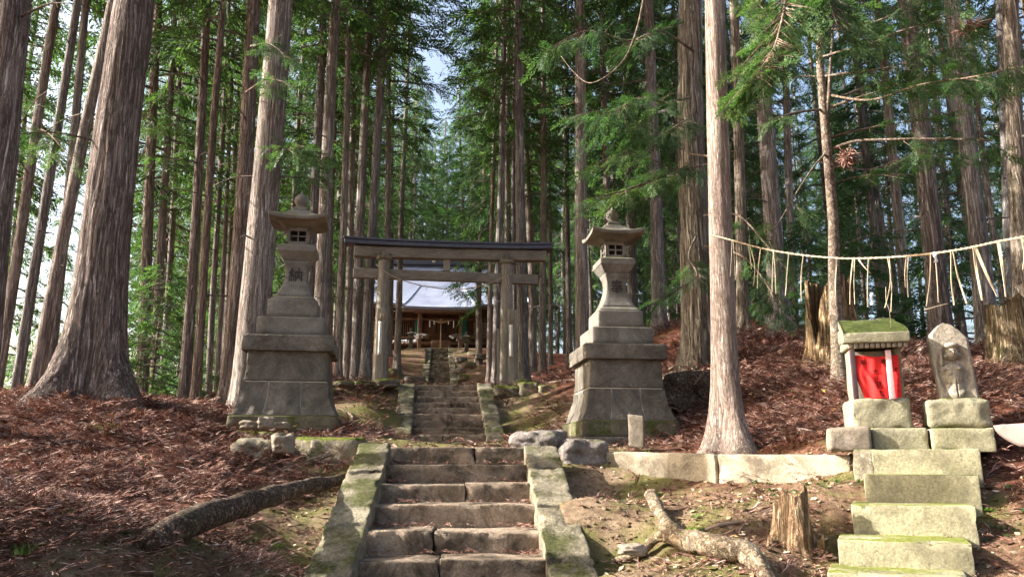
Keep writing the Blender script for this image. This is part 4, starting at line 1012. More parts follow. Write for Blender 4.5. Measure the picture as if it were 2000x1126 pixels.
# rows of mossy stones under the torii
for k, (px, py, w_, h_, Yd, lab) in enumerate([(992, 765, 52, 26, 18.6, 'first of the mossy stones right of the middle stairs head'), (1034, 762, 40, 30, 18.5, 'middle of the mossy stones right of the torii post'),
    (1072, 765, 44, 24, 18.4, 'third of the mossy stones right of the torii post'), (1102, 768, 26, 20, 18.3, 'small last mossy stone of the row towards the right lantern'), (1018, 748, 26, 14, 19.0, 'small mossy stone behind the row right of the torii post'),
    (755, 749, 46, 18, 18.9, 'mossy stone at the foot of the left torii post'), (712, 749, 40, 11, 18.9, 'flat grey edging stone left of the left torii post'), (672, 750, 38, 10, 18.9, 'outer flat edging stone towards the left lantern')]):
    rk('mossy_stone', px, py, Yd, w_, h_, .5, lab, M['mossrock'], 60+k, .1*k, .18)
rs = np.random.default_rng(77)
for k, (px, py, Yd, w_) in enumerate([(905, 738, 31, 20), (893, 724, 35, 16), (917, 712, 38, 20), (938, 698, 42, 16), (925, 690, 44, 12), (812, 742, 30, 22), (765, 728, 32, 24), (899, 702, 41, 18), (950, 694, 43, 12), (903, 690, 45, 12)]):
    rk('hill_rock', px, py, Yd, w_, w_*.62, .7, None, M['rock'] if k % 2 else M['mossrock'], 80+k, k, .25, n=5)
    tag(bpy.data.objects[-1] if False else COL.objects[-1], 'mossy rock on the bank beside the far narrow stairs', 'rock', 'rocks beside the far stairs')
# ------------------------------------------------------------------ small steps on the right
RA = R(-24)
def rstep(pxl, pxr, pyl, pyr, hpx, Yd, dep, label, seed, x=0):
    a = P(pxl, pyl, Yd); m = MPP(pyl, Yd); Lr = (pxr-pxl)*m/(math.cos(RA)-math.sin(-RA)*0)/1.0
    d = np.array([math.cos(RA), math.sin(RA), 0])
    # find the length so that the right end projects on pxr
    lo, hi = .3, 3.
    for _ in range(40):
        q = (lo+hi)/2
        if PIX(a+d*q)[0] > pxr: hi = q
        else: lo = q
    b = a+d*lo; h = hpx*m
    return slab8(a, b, np.array([-d[1], d[0], 0])*dep, (a[2], a[2]), (a[2]-h, a[2]-h))
root = thing('small_stairs', 'short flight of yellowish mossy stone steps leading up to the small shrine and stele', 'stairs', P(1790, 1080, 5.9))
for k, (pl, pr, py, h_, Yd, dep) in enumerate([(1702, 1914, 877, 70, 7.05, .5), (1686, 1912, 926, 80, 6.62, .55), (1662, 1906, 984, 85, 6.18, .6), (1635, 1900, 1052, 90, 5.72, .6), (1615, 1895, 1116, 95, 5.35, .6), (1595, 1890, 1190, 95, 4.98, .6)]):
    block('step', None, rstep(pl, pr, py, py, h_, Yd, dep, '', k), M['rstep'], seed=100+k, root=root, b=.009, n=(20, 6, 6), amp=.004, chip=.035)
# platform stones
def yb(pl, pr, pt, pb, Yd, dep, name, label, mat, seed, ang=RA*.8, **k):
    a = P(pl, pt, Yd); m = MPP(pt, Yd); d = np.array([math.cos(ang), math.sin(ang), 0]); lo, hi = .05, 3.
    for _ in range(40):
        q = (lo+hi)/2
        if PIX(a+d*q)[0] > pr: hi = q
        else: lo = q
    b = a+d*lo; h = (pb-pt)*m
    return block(name, label, slab8(a, b, np.array([-d[1], d[0], 0])*dep, (a[2], a[2]), (a[2]-h, a[2]-h)), mat, k.pop('cat', 'stone block'), seed, **k), a, b
yb(1615, 1699, 834, 880, 7.42, .35, 'stone_block', 'rough white-lit block left under the small stone shrine', M['pale'], 111, b=.02, amp=.02, n=(16, 8, 8))
yb(1701, 1812, 835, 884, 7.36, .35, 'stone_block', 'pale mossy block right under the small stone shrine', M['hok'], 112, b=.025, amp=.015, n=(12, 5, 6))
yb(1818, 1942, 836, 882, 7.15, .4, 'stone_block', 'greenish cut block under the stele pedestal', M['rstep'], 113, b=.012, amp=.006, n=(12, 5, 6))
# ------------------------------------------------------------------ small stone shrine
HY = 7.42; c0 = P(1719, 834, HY+.15); ms = MPP(760, HY+.1)
hr = thing('stone_shrine', 'small stone shrine with mossy roof and a red cloth hung in its front', 'small shrine', (c0[0]+.03, c0[1]+.12, c0[2]), RA*.55); XS = .92
def hb(name, x0, x1, y0, y1, z0, z1, mat, b=.012, n=(8, 6, 6), amp=.006, chip=.02, seed=0, par=hr):
    x0, x1 = x0*XS, x1*XS
    return MB().add(*box((x1-x0, y1-y0, z1-z0), ((x0+x1)/2, (y0+y1)/2, (z0+z1)/2), b, n, 0, amp, seed, 7., chip)).build(name, mat, par, world=False)
hz = lambda py: P(1719, py, HY+.15)[2]-c0[2]
z1_, z2_ = hz(780), hz(686)
hb('base_stone', -.275, .275, -.25, .25, -.02, z1_, M['hok'], .02, (20, 16, 10), .022, .05, 3)
hb('side_wall', -.225, -.17, -.08, .18, z1_, z2_+.02, M['hok'], seed=4); hb('side_wall', .19, .255, -.17, .18, z1_, z2_+.02, M['hok'], seed=5)
hb('back_wall', -.2, .2, -.15, .17, z1_, z2_, M['pale'], seed=6)
hb('front_post', -.245, -.197, -.235, -.19, z1_-.005, z2_+.01, M['purppost_shade'], .004, (1, 1, 1), 0, 0); hb('front_post', .085, .135, -.285, -.245, z1_-.005, z2_-.01, M['pinkpost'], .004, (1, 1, 1), 0, 0)
# roof: thick curved slab, front eave with a row of blocks
def hroof(u, v):
    x = (-.31+.62*u)*(1-.10*v*(1-u)*2 if u < .5 else 1); y = -.33+.60*v; z = z2_+.15+.225*(v**.75)
    return (x*XS, y, z+.012*math.sin(9*u)*math.sin(7*v))
V, Q = roof_surf(hroof, 26, 22, .09); V = V+np.c_[0*V[:, 0], 0*V[:, 0], fbm(V, 9, 3, 2)*.014]
MB().add(V, Q).build('roof', M['hokroof'], hr, world=False)
hb('roof_underside', -.26, .27, -.24, .24, z2_+.03, z2_+.13, M['hok'], .03, seed=7)
hb('gable_block', -.27, .27, -.02, .24, z2_+.10, z2_+.26, M['hokroof'], .03, seed=9)
hb('eave_fascia', -.325, .315, -.345, -.26, z2_+.055, z2_+.155, M['hok'], .012, (16, 3, 4), .007, .03, 8)
for k in range(11):
    x = -.27+k*.052; hb('eave_tooth', x, x+.040, -.325, -.28, z2_+.01, z2_+.056, M['pale'], .005, (2, 2, 2), .002, 0, k)
# cloth hung between posts, loose at the lower left
nu, nv = 40, 44; V = np.zeros((nu*nv, 3))
for i in range(nu):
    for j in range(nv):
        u = i/(nu-1); v_ = j/(nv-1)
        xl = -.222+.01*math.sin(v_*2)+max(0, v_-.38)**1.2*.13; x = (xl+(.215-xl)*u)*XS
        y = -.215-.022*math.sin(u*3.1)*(.3+.7*v_)-.022*math.exp(-((u-.13-.35*v_)/.07)**2)*sstep(.1, .5, v_)+.007*math.sin((u-.5*v_)*14)*(1-u)+.006*math.sin(u*23+v_*4)
        z = z2_-.035-.012*u-(z2_-.035-z1_-.004)*v_+(-.02*math.sin(u*3.14)*(1-v_))*1.
        V[i*nv+j] = (x, y, max(z, z1_+.003))
def cloth_pt(u, v_):
    return V[int(round(u*(nu-1)))*nv+int(round(v_*(nv-1)))]
cl = MB().add(V, grid_q(nu, nv)).build('red_cloth', M['cloth'], None, T=(rotz(hr.rotation_euler.z), np.array(hr.location)))
md = cl.modifiers.new('t', 'SOLIDIFY'); md.thickness = .0015
tag(cl, 'red votive cloth with black brush characters hung in the front of the small stone shrine', 'cloth')
def cloth_text(ch, u, v_, size):
    p = cloth_pt(u, v_)+np.array([0, -.004, 0]); pw = rotz(hr.rotation_euler.z)@p+np.array(hr.location)
    Mx = Matrix.Translation(Vector(pw)) @ Matrix.Rotation(hr.rotation_euler.z, 4, 'Z') @ Matrix.Rotation(R(90), 4, 'X')
    o = text_obj(ch, size, M['ink'], cl, Mx, 'brush_character', .0006); Rm = rotz(hr.rotation_euler.z); L0 = np.array(hr.location)
    for vt in o.data.vertices:
        q = (np.array(vt.co)-L0)@Rm; i = np.argmin((V[:, 0]-q[0])**2+(V[:, 2]-q[2])**2); q[1] = V[i, 1]-.006; vt.co = Vector(Rm@q+L0)
    return o
for ch, u, v_, s in [('納', .24, .17, .062), ('奉', .66, .15, .062), ('大', .45, .38, .066), ('山', .45, .55, .066), ('祇', .45, .70, .066), ('大', .45, .85, .06), ('神', .45, .96, .05)]: cloth_text(ch, u, v_, s)
for k in range(5): cloth_text('奉大正月日'[k], .925, .33+.12*k, .03)
# ------------------------------------------------------------------ carved stele
SY = 7.33
ped, a_, b_ = yb(1810, 1936, 780, 834, SY-.05, .36, 'pedestal', 'rough rounded mossy pedestal stone carrying the carved stele', M['hok'], 121, cat='pedestal', b=.035, amp=.035, n=(24, 12, 12))
pa = P(1827, 778, SY+.05); m = MPP(720, SY); ang = RA*.75
ol = [(1827, 779), (1823, 735), (1816, 690), (1814, 665), (1822, 648), (1836, 636), (1849, 630), (1868, 634), (1888, 647), (1903, 662), (1905, 690), (1908, 735), (1912, 778)]
xs = np.array([(p[0]-1866)*m*.80 for p in ol]); zs = np.array([P(1870, p[1], SY)[2]-P(1870, 779, SY)[2] for p in ol])
cst = P(1870, 779, SY+.10); st = thing('stone_stele', 'pale arched stone stele with a standing figure carved in relief', 'stele', cst, ang)
nu, nv = 90, 110; zmax = zs.max(); V = []
L_i = int(np.argmax(zs))
for j in range(nv):
    z = zmax*.999*(j/(nv-1)); xl = np.interp(z, zs[:L_i+1], xs[:L_i+1]); xr = np.interp(-z, -zs[L_i:], xs[L_i:])
    for i in range(nu):
        u = i/(nu-1); V.append((xl+(xr-xl)*u, 0, z))
V = np.array(V); x_, z_ = V[:, 0], V[:, 2]
def g2(cx, cz, rx, rz_, h, p=2.): return h*np.clip(1-(np.abs((x_-cx)/rx)**p+np.abs((z_-cz)/rz_)**p), 0, 1)**.5
k_ = m
k_ = m*.86; X0 = (1862-1866)*k_*.8; zc = lambda py: P(1870, py, SY)[2]-P(1870, 779, SY)[2]
niche = -.028*(1-sstep(.8, 1.05, np.sqrt(((x_-X0)/(36*k_))**2+((z_-zc(722))/(58*k_))**2)))
rel = np.zeros_like(x_)
for a in [(X0, zc(690), 14*k_, 17*k_, .062), (X0, zc(677), 15*k_, 9*k_, .058), (X0-2*k_, zc(735), 20*k_, 28*k_, .058), (X0, zc(760), 19*k_, 26*k_, .05), (X0-2*k_, zc(722), 24*k_, 15*k_, .055),
          (X0-14*k_, zc(696), 5*k_, 7*k_, .04), (X0+15*k_, zc(695), 5*k_, 7*k_, .04), (X0-23*k_, zc(700), 3*k_, 20*k_, .04), (X0-20*k_, zc(722), 5*k_, 5*k_, .055), (X0+10*k_, zc(721), 8*k_, 5*k_, .068), (X0-10*k_, zc(730), 8*k_, 9*k_, .066)]:
    rel = np.maximum(rel, g2(*a))
for a in [(X0-5*k_, zc(689), 3.4*k_, 2*k_, .01), (X0+5*k_, zc(689), 3.4*k_, 2*k_, .01), (X0, zc(700), 5*k_, 1.2*k_, .009), (X0+1*k_, zc(760), 1.5*k_, 22*k_, .02)]: rel = rel-g2(*a)
rel = rel+g2(X0, zc(692), 2.2*k_, 6*k_, .014)+g2(X0, zc(683), 11*k_, 1.6*k_, .008)
edge = np.minimum.reduce([np.tile(np.arange(nu), nv), nu-1-np.tile(np.arange(nu), nv)])
rnd = .03*(1-np.clip(edge/7, 0, 1))**2
V[:, 1] = -.075-(niche*1.1+rel*1.3)+rnd+fbm(V, 12, 4, 9)*.007
Bk = V.copy(); Bk[:, 1] = .10-rnd*1.5+fbm(V, 5, 3, 3)*.02
n = len(V); q = grid_q(nv, nu)
idx = [i for i in range(nu)]+[j*nu+nu-1 for j in range(1, nv)]+[(nv-1)*nu+i for i in range(nu-2, -1, -1)]+[j*nu for j in range(nv-2, 0, -1)]
sd = np.array([[idx[k], idx[(k+1) % len(idx)], idx[(k+1) % len(idx)]+n, idx[k]+n] for k in range(len(idx))])
MB().add(np.vstack([V, Bk]), np.vstack([q, q[:, ::-1]+n, sd[:, ::-1]])).build('slab', M['stele'], st, world=False)
# pale board poking in at the right edge
c = P(2010, 850, 5.6)
nu, nv = 20, 8; V = []
for i in range(nu):
    for j in range(nv):
        u = i/(nu-1); v_ = j/(nv-1); px = 1955+130*u; top = 829-4*math.sin(u*3); bot = 829+42*min(1, (u*2.3))**.6
        p_ = P(px, top+(bot-top)*v_, 5.9-.5*u+.0); p_[1] += .10*v_*v_+.02*math.sin(u*6); V.append(p_)
V = np.array(V)
o = MB().add(V, grid_q(nu, nv)).build('bark_slab', M['pinkwood']); o.modifiers.new('t', 'SOLIDIFY').thickness = .03
tag(o, 'pale pink curved wooden slab jutting in at the right frame edge', 'wood slab')
# ------------------------------------------------------------------ stumps
def stump(name, label, px, pyb, Yd, wpx, hpx, seed, mat, jag=.35, flare=.35, gap=None, seg=90, amp=.05, hollow=True):
    b = P(px, pyb, Yd); b[2] = gz1(b[0], b[1])-.1; m = MPP(pyb, Yd); r = wpx/2*m; H = hpx*m+.1
    rs = np.random.default_rng(seed); a = np.linspace(0, 2*math.pi, seg, endpoint=False); nh = 40
    ca = np.c_[np.cos(a), np.sin(a), 0*a]
    top = H*(1-jag*(.5+.5*fbm(ca*1.5+seed, 1, 2, seed))-jag*.45*np.abs(fbm(ca*9+seed, 1, 3, seed+1)))
    if gap is not None:
        da = np.abs((a-gap+math.pi) % (2*math.pi)-math.pi); top = top*(1-.7*np.exp(-(da/.35)**2))
    rows = []
    for t in np.linspace(0, 1, nh):
        h = top*t; rad = r*(1-.12*t)*(1+flare*np.exp(-h/(.9*r))*(1+.5*np.sin(4*a+seed)))
        p = np.c_[rad*ca[:, 0], rad*ca[:, 1], h]; nn = fbm(np.c_[p[:, 0]*8, p[:, 1]*8, p[:, 2]*1.2]+seed, 1, 4, seed)
        rows.append(p+ca*(nn*amp*(1+.5*t))[:, None])
    if hollow:
        for t in np.linspace(1, .35, 14):
            rad = r*(.80-.15*(1-t)); h = top*t
            p = np.c_[rad*ca[:, 0], rad*ca[:, 1], h]; nn = fbm(np.c_[p[:, 0]*9, p[:, 1]*9, p[:, 2]*1.5]+seed+5, 1, 3, seed); rows.append(p+ca*(nn*amp)[:, None])
        rows.append(np.c_[ca[:, 0]*.001, ca[:, 1]*.001, top*0+H*.3])
    V = np.vstack(rows)+b; Q = grid_q(len(rows), seg, True)
    rt = thing(name, label, 'tree stump', b)
    MB().add(V, Q).build('stump_wood', mat, rt); return rt, b, r, H
stump('tree_stump', 'tall hollow rotten stump with jagged top behind the thin brown young tree', 1632, 712, 12.6, 96, 205, 3, M['rot'], jag=.28, gap=R(200), amp=.06)
stump('tree_stump', 'broad stump with bright moss and splintered wood at the right frame edge', 1985, 712, 11.2, 92, 168, 5, M['rot'], jag=.25, amp=.05)
rt, b, r, H = stump('tree_stump', 'small broken splintered stump in front of the low wall', 1553, 1060, 6.25, 74, 122, 8, M['rotpale'], jag=.42, flare=.7, gap=None, amp=.05, seg=90)
rs = np.random.default_rng(3)
for k in range(3):
    a = R(180+rs.uniform(0, 170)); q = b+np.array([math.cos(a)*r*1.2, math.sin(a)*r*1.2, .05]); e = q+np.array([math.cos(a)*.05, math.sin(a)*.05, rs.uniform(.08, .18)])
    V, Q = tube(np.array([q-[0, 0, .1], (q+e)/2, e]), [.04, .03, .006], 6, .012, 9, k); MB().add(V, Q).build('splinter', M['rotpale'], rt)
# ------------------------------------------------------------------ roots, logs, sticks
def gp(px, py, Yd, up=0.0):
    Ys_ = np.linspace(max(3.6, Yd*.55), Yd*1.7, 260); R_ = np.array([P(px, py, y) for y in Ys_]); g_ = gz(R_[:, 0], R_[:, 1]); k = np.nonzero(R_[:, 2] <= g_)[0]
    p = R_[k[0]] if len(k) and py <= 1130 and 0 < k[0] else P(px, py, Yd)
    z = gz1(p[0], p[1]); return np.array([p[0], p[1], z+up])
def along(pts, rad, name, label, cat, mat, seg=14, amp=.012, seed=0, par=None, n=40, sc=6.):
    sp = smoothpath(pts, n); rr_ = np.interp(np.linspace(0, 1, n), np.linspace(0, 1, len(rad)), rad)
    V, Q = tube(sp, rr_, seg, amp, sc, seed)
    o = MB().add(V, Q).build(name, mat, par)
    if par is None:
        c = sp.mean(0); me = o.data
        for v_ in me.vertices: v_.co -= Vector(c)
        o.location = tuple(c); tag(o, label, cat)
    return o
along((lambda a_, b_: [a_, a_*.75+b_*.25+[0, 0, .06], a_*.5+b_*.5+[0, .03, .05], a_*.25+b_*.75+[0, 0, .04], b_])(gp(285, 1085, 5.5, .07), gp(672, 948, 7.9, .06)), [.085, .095, .085, .07, .045], 'fallen_log', 'dark mossy log lying across the slope left of the stairs', 'log', M['log'], 22, .04, 1, sc=3.2)
rt = thing('tree_root', 'thick twisted pale root with green moss cushions between the stairs and the small steps', 'root', gp(1330, 1090, 5.4))
along([gp(1275, 1000, 6.6, .15), gp(1290, 1035, 6.25, .12), gp(1330, 1072, 5.95, .10), gp(1400, 1100, 5.65, .10), gp(1480, 1120, 5.4, .07), gp(1600, 1150, 4.7, -.02)], [.05, .062, .07, .085, .075, .04], 'main_root', None, None, M['root'], 26, .06, 2, rt, sc=5)
along([gp(1350, 1085, 5.8, .09), gp(1290, 1078, 5.85, .12), gp(1250, 1098, 5.75, .07), gp(1195, 1098, 5.8, .0)], [.06, .045, .04, .015], 'side_root', None, None, M['root'], 14, .012, 3, rt)
for k, (px, py, Yd, s) in enumerate([(1318, 1063, 5.75, .05), (1362, 1078, 5.55, .07), (1285, 1000, 6.5, .04), (1340, 1082, 5.6, .035)]):
    c = gp(px, py, Yd, .14 if k != 2 else .15); V, Q = rock((s*2.2, s*1.6, s), c, 200+k, k, .4, 7)
    MB().add(V, Q).build('moss_cushion', M['mossrock'], rt)
for k, (pts, r0, lab, mt) in enumerate([
    ([(1150, 806, 11.3), (1100, 828, 11.4), (1060, 848, 11.6)], .03, 'dark root snaking from the right lantern base towards the stairs', 'log'),
    ([(1118, 788, 15.5), (1075, 796, 15.5), (1040, 800, 15.6)], .035, 'upper of the exposed roots left of the right lantern', 'root'),
    ([(1110, 802, 14.0), (1080, 808, 14.0), (1050, 808, 14.2)], .02, 'lower of the exposed roots left of the right lantern', 'root'),
    ([(690, 822, 13.2), (680, 808, 13.6), (660, 798, 14.0)], .03, 'pale bent branch on the moss right of the left lantern', 'twig'),
    ([(230, 968, 7.2), (320, 958, 7.4), (400, 962, 7.3), (480, 952, 7.6)], .012, 'long pale twig on the litter above the dark log', 'twig'),
    ([(380, 908, 8.6), (420, 930, 8.3), (470, 945, 8.0)], .025, 'bent brown root left of the boulder at the left', 'root'),
    ([(0, 895, 7.6), (60, 880, 8.0), (130, 862, 8.6)], .014, 'thin stick on the litter at the left frame edge', 'twig'),
    ([(1372, 1042, 6.4), (1410, 1030, 6.6), (1452, 1024, 6.6)], .018, 'curved stick on the sandy soil left of the splintered stump', 'twig'),
    ([(1437, 1070, 6.0), (1445, 1040, 6.3), (1458, 1022, 6.5)], .009, 'short forked twig before the splintered stump', 'twig'),
    ([(1150, 744, 19), (1100, 746, 20), (1050, 752, 20.5)], .03, 'fallen branch lying on the bank left of the right lantern', 'twig'),
    ([(1600, 940, 7.6), (1560, 925, 7.9), (1520, 925, 7.9)], .01, 'thin twig before the right part of the low wall', 'twig')]):
    along([gp(*q, r0*.6) for q in pts], [r0, r0*.9, r0*.4], 'fallen_branch', lab, 'branch', M[mt], 8, r0*.3, 20+k, n=24)
# upturned dark root mass behind the pink trunk's left
rt = thing('root_mass', 'dark tangled heap of roots and dead fronds under the gnarled cedar', 'root mass', gp(1335, 800, 11.9))
V, Q = rock((1.0, .7, .75), gp(1340, 790, 12.6, .1), 301, .2, .35, 12); MB().add(V, Q).build('soil_lump', M['log'], rt)
rs = np.random.default_rng(31)
for k in range(26):
    p0 = gp(rs.uniform(1285, 1390), 790, 12.1, rs.uniform(.1, .55)); d_ = np.array([rs.uniform(-.35, .35), rs.uniform(-.35, -.05), rs.uniform(-.35, .12)])
    along([p0, p0+d_*.5+rs.normal(size=3)*.03, p0+d_], [.016, .012, .004], 'root', None, None, M['root' if k % 3 else 'log'], 6, .004, k, rt, n=8)
# ------------------------------------------------------------------ young broadleaf-like tree with long boughs
def fern_t(n=9, L=.34, seed=0):
    rs = np.random.default_rng(seed); V = []
    for k in range(n):
        t = (k+.4)/n; o = np.array([t*L, 0, -.12*t*t*L])
        for sd in (-1, 1):
            l = .13*(1-.65*t)*rs.uniform(.8, 1.2); an = sd*rs.uniform(.6, .85); d = nrm([math.cos(an), math.sin(an), rs.uniform(-.3, .0)])
            for q in range(3):
                o2 = o+d*l*(q+.3)/3; a2 = an+rs.uniform(-.7, .7); e = nrm([math.cos(a2), math.sin(a2), rs.uniform(-.35, .1)]); l2 = .055*rs.uniform(.7, 1.2)
                w_ = nrm(np.cross(e, [0, 0, 1.]))*.0085; V += [o2, o2+e*l2*.5+w_, o2+e*l2, o2+e*l2*.5-w_]
    V = np.array(V); return V, np.arange(len(V)).reshape(-1, 4)
FT_ = [fern_t(seed=k) for k in range(4)]
DK = .75
def bough(root, pts, r0, dens, seed, leaf='leaf_b', bark='bark_thin', s0=.3, spread=.35, size=1., hang=-.35, sub=True):
    rs = np.random.default_rng(seed); sp = smoothpath(pts, 26)
    MB().add(*tube(sp, np.linspace(r0, r0*.25, 26), 7, r0*.12, 20, seed)).build('bough', M[bark], root)
    L = np.linalg.norm(np.diff(sp, axis=0), axis=1).sum(); n = int(dens*L)
    if not n: return
    pos, dr, sc = [], [], []; mb = MB(); n = int(n*DK)
    for k in range(n):
        s = rs.uniform(s0, 1.0)*25; i = min(int(s), 24); p = sp[i]*(1-(s-i))+sp[i+1]*(s-i); t = nrm(sp[i+1]-sp[i])
        sd = nrm(np.cross(t, [0, 0, 1.]))*rs.choice([-1, 1]); d = nrm(t*rs.uniform(.4, 1.)+sd*rs.uniform(.3, 1.)+[0, 0, rs.uniform(hang-.2, hang+.35)])
        l = spread*rs.uniform(.5, 1.3)
        mb.add(*tube(np.array([p, p+d*l*.6, p+d*l+[0, 0, -.06*l]]), [r0*.22, r0*.16, .002], 4))
        for q in range(rs.integers(3, 6)):
            f = rs.uniform(.15, 1.); pos.append(p+d*l*f); dd = nrm(d+rs.normal(size=3)*.45+[0, 0, hang*.6]); dr.append(dd); sc.append(rs.uniform(.35, .95)*size*.85)
    mb.build('twig', M[bark], root)
    pl = place(FT_, np.array(pos), np.array(dr), np.array(sc), rs.uniform(-.9, .9, len(pos)), rs); pl.build('foliage', M[leaf], root, smooth=False)
b = P(1641, 748, 10.2); b[2] = gz1(b[0], b[1])-.05
sap = thing('young_tree', 'thin smooth brown young tree with long bare boughs in front of the tall rotten stump', 'young tree', b)
Ys = 10.2
w1 = [P(1630, 560, Ys), P(1627, 430, Ys), P(1613, 260, Ys), P(1602, 120, Ys), P(1604, 0, Ys), P(1598, -250, Ys)]
ts = smoothpath([b]+w1, 90); hh = np.linspace(0, 1, 90); rr_ = .082*(1-.55*hh)+.06*np.exp(-hh*28)
MB().add(*tube(ts, rr_, 26, .006, 8, 4)).build('trunk', M['bark_thin'], sap)
V_ = lambda *l: [P(x, y, Y) for x, y, Y in l]
bough(sap, V_((1611, 240, Ys), (1618, 200, Ys-.05), (1622, 130, Ys-.1), (1626, 55, Ys-.1), (1621, -60, Ys-.1)), .035, 0, 1)
bough(sap, V_((1622, 292, Ys), (1670, 276, Ys-.2), (1740, 272, Ys-.5), (1840, 271, Ys-.9), (1945, 273, Ys-1.3)), .026, 8, 2, s0=.45)
bough(sap, V_((1620, 268, Ys), (1660, 258, Ys), (1725, 245, Ys+.2), (1820, 231, Ys+.5)), .018, 7, 3, s0=.5)
bough(sap, V_((1614, 213, Ys), (1660, 196, Ys-.2), (1710, 180, Ys-.4), (1790, 150, Ys-.8), (1835, 120, Ys-1)), .02, 14, 4, s0=.3)
bough(sap, V_((1604, 214, Ys), (1560, 219, Ys-.3), (1520, 229, Ys-.6), (1488, 236, Ys-.9)), .018, 6, 5, s0=.5)
bough(sap, V_((1612, 300, Ys), (1590, 325, Ys-.4), (1561, 368, Ys-.9), (1530, 420, Ys-1.4), (1498, 474, Ys-1.8)), .016, 2, 6, s0=.6)
bough(sap, V_((1630, 358, Ys), (1665, 347, Ys), (1700, 343, Ys-.1), (1790, 340, Ys-.2)), .014, 5, 7, s0=.4)
bough(sap, V_((1606, 150, Ys), (1650, 143, Ys-.3), (1690, 139, Ys-.6), (1760, 125, Ys-1), (1850, 92, Ys-1.6)), .018, 18, 8, s0=.25)
bough(sap, V_((1604, 112, Ys), (1650, 98, Ys-.4), (1690, 90, Ys-.8), (1760, 60, Ys-1.4), (1880, 30, Ys-2)), .018, 22, 9, s0=.2)
bough(sap, V_((1604, 60, Ys), (1680, 50, Ys-.5), (1740, 30, Ys-1), (1840, -20, Ys-1.6)), .018, 26, 10, s0=.2)
bough(sap, V_((1602, 90, Ys), (1560, 60, Ys-.5), (1510, 70, Ys-1), (1470, 110, Ys-1.5)), .018, 26, 11, s0=.2)
bough(sap, V_((1614, 185, Ys), (1700, 195, Ys-.6), (1800, 165, Ys-1.4), (1900, 150, Ys-2.2), (1990, 130, Ys-2.8)), .018, 16, 12, s0=.35)
bough(sap, V_((1640, 190, Ys), (1720, 160, Ys+.5), (1830, 140, Ys+.6), (1960, 170, Ys+.4)), .018, 22, 13, s0=.2)
bough(sap, V_((1606, 150, Ys), (1560, 150, Ys+.3), (1500, 165, Ys+.6), (1440, 190, Ys+.8)), .018, 18, 14, s0=.2)
bough(sap, V_((1626, 320, Ys), (1700, 330, Ys+.7), (1800, 300, Ys+1.4), (1900, 320, Ys+2)), .014, 10, 15, s0=.3, leaf='leaf')
c = P(1656, 308, 9.9); mb = MB(); rs = np.random.default_rng(12)
for k in range(150):
    d_ = nrm(rs.normal(size=3))*rs.uniform(.05, .19)*[1, .8, .8]; q = c+rs.normal(size=3)*.03; mb.add(*tube(smoothpath([q, q+d_*.6+rs.normal(size=3)*.02, q+d_], 4), [.007, .006, .005, .003], 4))
mb.build('dead_cluster', M['litter'], sap)
c = P(1893, 55, 8.6); mb = MB()
for k in range(120):
    d_ = nrm(rs.normal(size=3))*rs.uniform(.05, .2)*[1.3, .8, .7]; q = c+rs.normal(size=3)*.03; mb.add(*tube(smoothpath([q, q+d_*.6, q+d_], 4), [.007, .006, .005, .003], 4))
mb.build('dead_cluster', M['litter'], sap)
# boughs belonging to the pinkish trunk (upper right) and the gnarled cedar
Yp = 9.05
bough(pink, V_((1400, -150, Yp), (1470, -120, Yp-.8), (1530, -40, Yp-1.6), (1520, 70, Yp-2.2), (1478, 150, Yp-2.4)), .025, 40, 21, 'leaf_b', 'bark_thin', .3, .4)
bough(pink, V_((1400, -100, Yp), (1500, -80, Yp-1), (1600, -20, Yp-1.8), (1640, 60, Yp-2.2)), .022, 34, 22, 'leaf_b', 'bark_thin', .3, .4)
bough(pink, V_((1400, -60, Yp), (1450, -20, Yp-.5), (1500, 30, Yp-.9), (1540, 110, Yp-1.2)), .02, 34, 23, 'leaf_b', 'bark_thin', .3, .35)
bough(pink, V_((1398, -90, Yp), (1480, -90, Yp+.6), (1600, -40, Yp+1), (1720, 20, Yp+1.2)), .02, 34, 24, 'leaf', 'bark_thin', .2, .5)
DK = .55
bough(gnarl, V_((1345, 330, 13.6), (1320, 338, 12.8), (1280, 350, 12.0), (1220, 372, 11.3), (1150, 388, 10.8)), .03, 24, 31, 'leaf_b', 'bark_thin', .15, .45, size=1.15)
bough(gnarl, V_((1345, 300, 13.6), (1400, 310, 12.6), (1330, 330, 11.8), (1240, 300, 11.2), (1180, 310, 10.9)), .02, 20, 32, 'leaf', 'bark_thin', .3, .5, size=1.15)
bough(gnarl, V_((1350, 190, 13.6), (1300, 200, 12.8), (1250, 190, 12.2), (1190, 220, 11.8), (1120, 200, 11.4)), .025, 22, 33, 'leaf', 'bark_thin', .15, .6, size=1.3)
bough(gnarl, V_((1350, 230, 13.6), (1330, 240, 12.4), (1290, 260, 11.6), (1240, 235, 11.2)), .02, 22, 34, 'leaf', 'bark_thin', .2, .5, size=1.2)
bough(gnarl, V_((1360, 460, 13.6), (1345, 500, 12.6), (1360, 540, 12.0), (1300, 575, 11.6)), .02, 16, 35, 'leaf', 'bark_thin', .35, .35)
bough(gnarl, V_((1375, 480, 13.6), (1450, 500, 13.2), (1500, 560, 12.6), (1520, 610, 12.2)), .02, 22, 36, 'leaf_b', 'bark_thin', .3, .4)
bough(gnarl, V_((1375, 420, 13.6), (1440, 420, 13.0), (1490, 470, 12.4), (1530, 520, 12.0)), .02, 20, 37, 'leaf', 'bark_thin', .3, .5)
bough(gnarl, V_((1355, 100, 13.6), (1290, 60, 12.6), (1230, 80, 12.0), (1150, 60, 11.4), (1080, 90, 11)), .025, 22, 38, 'leaf', 'bark_thin', .2, .6, size=1.3)
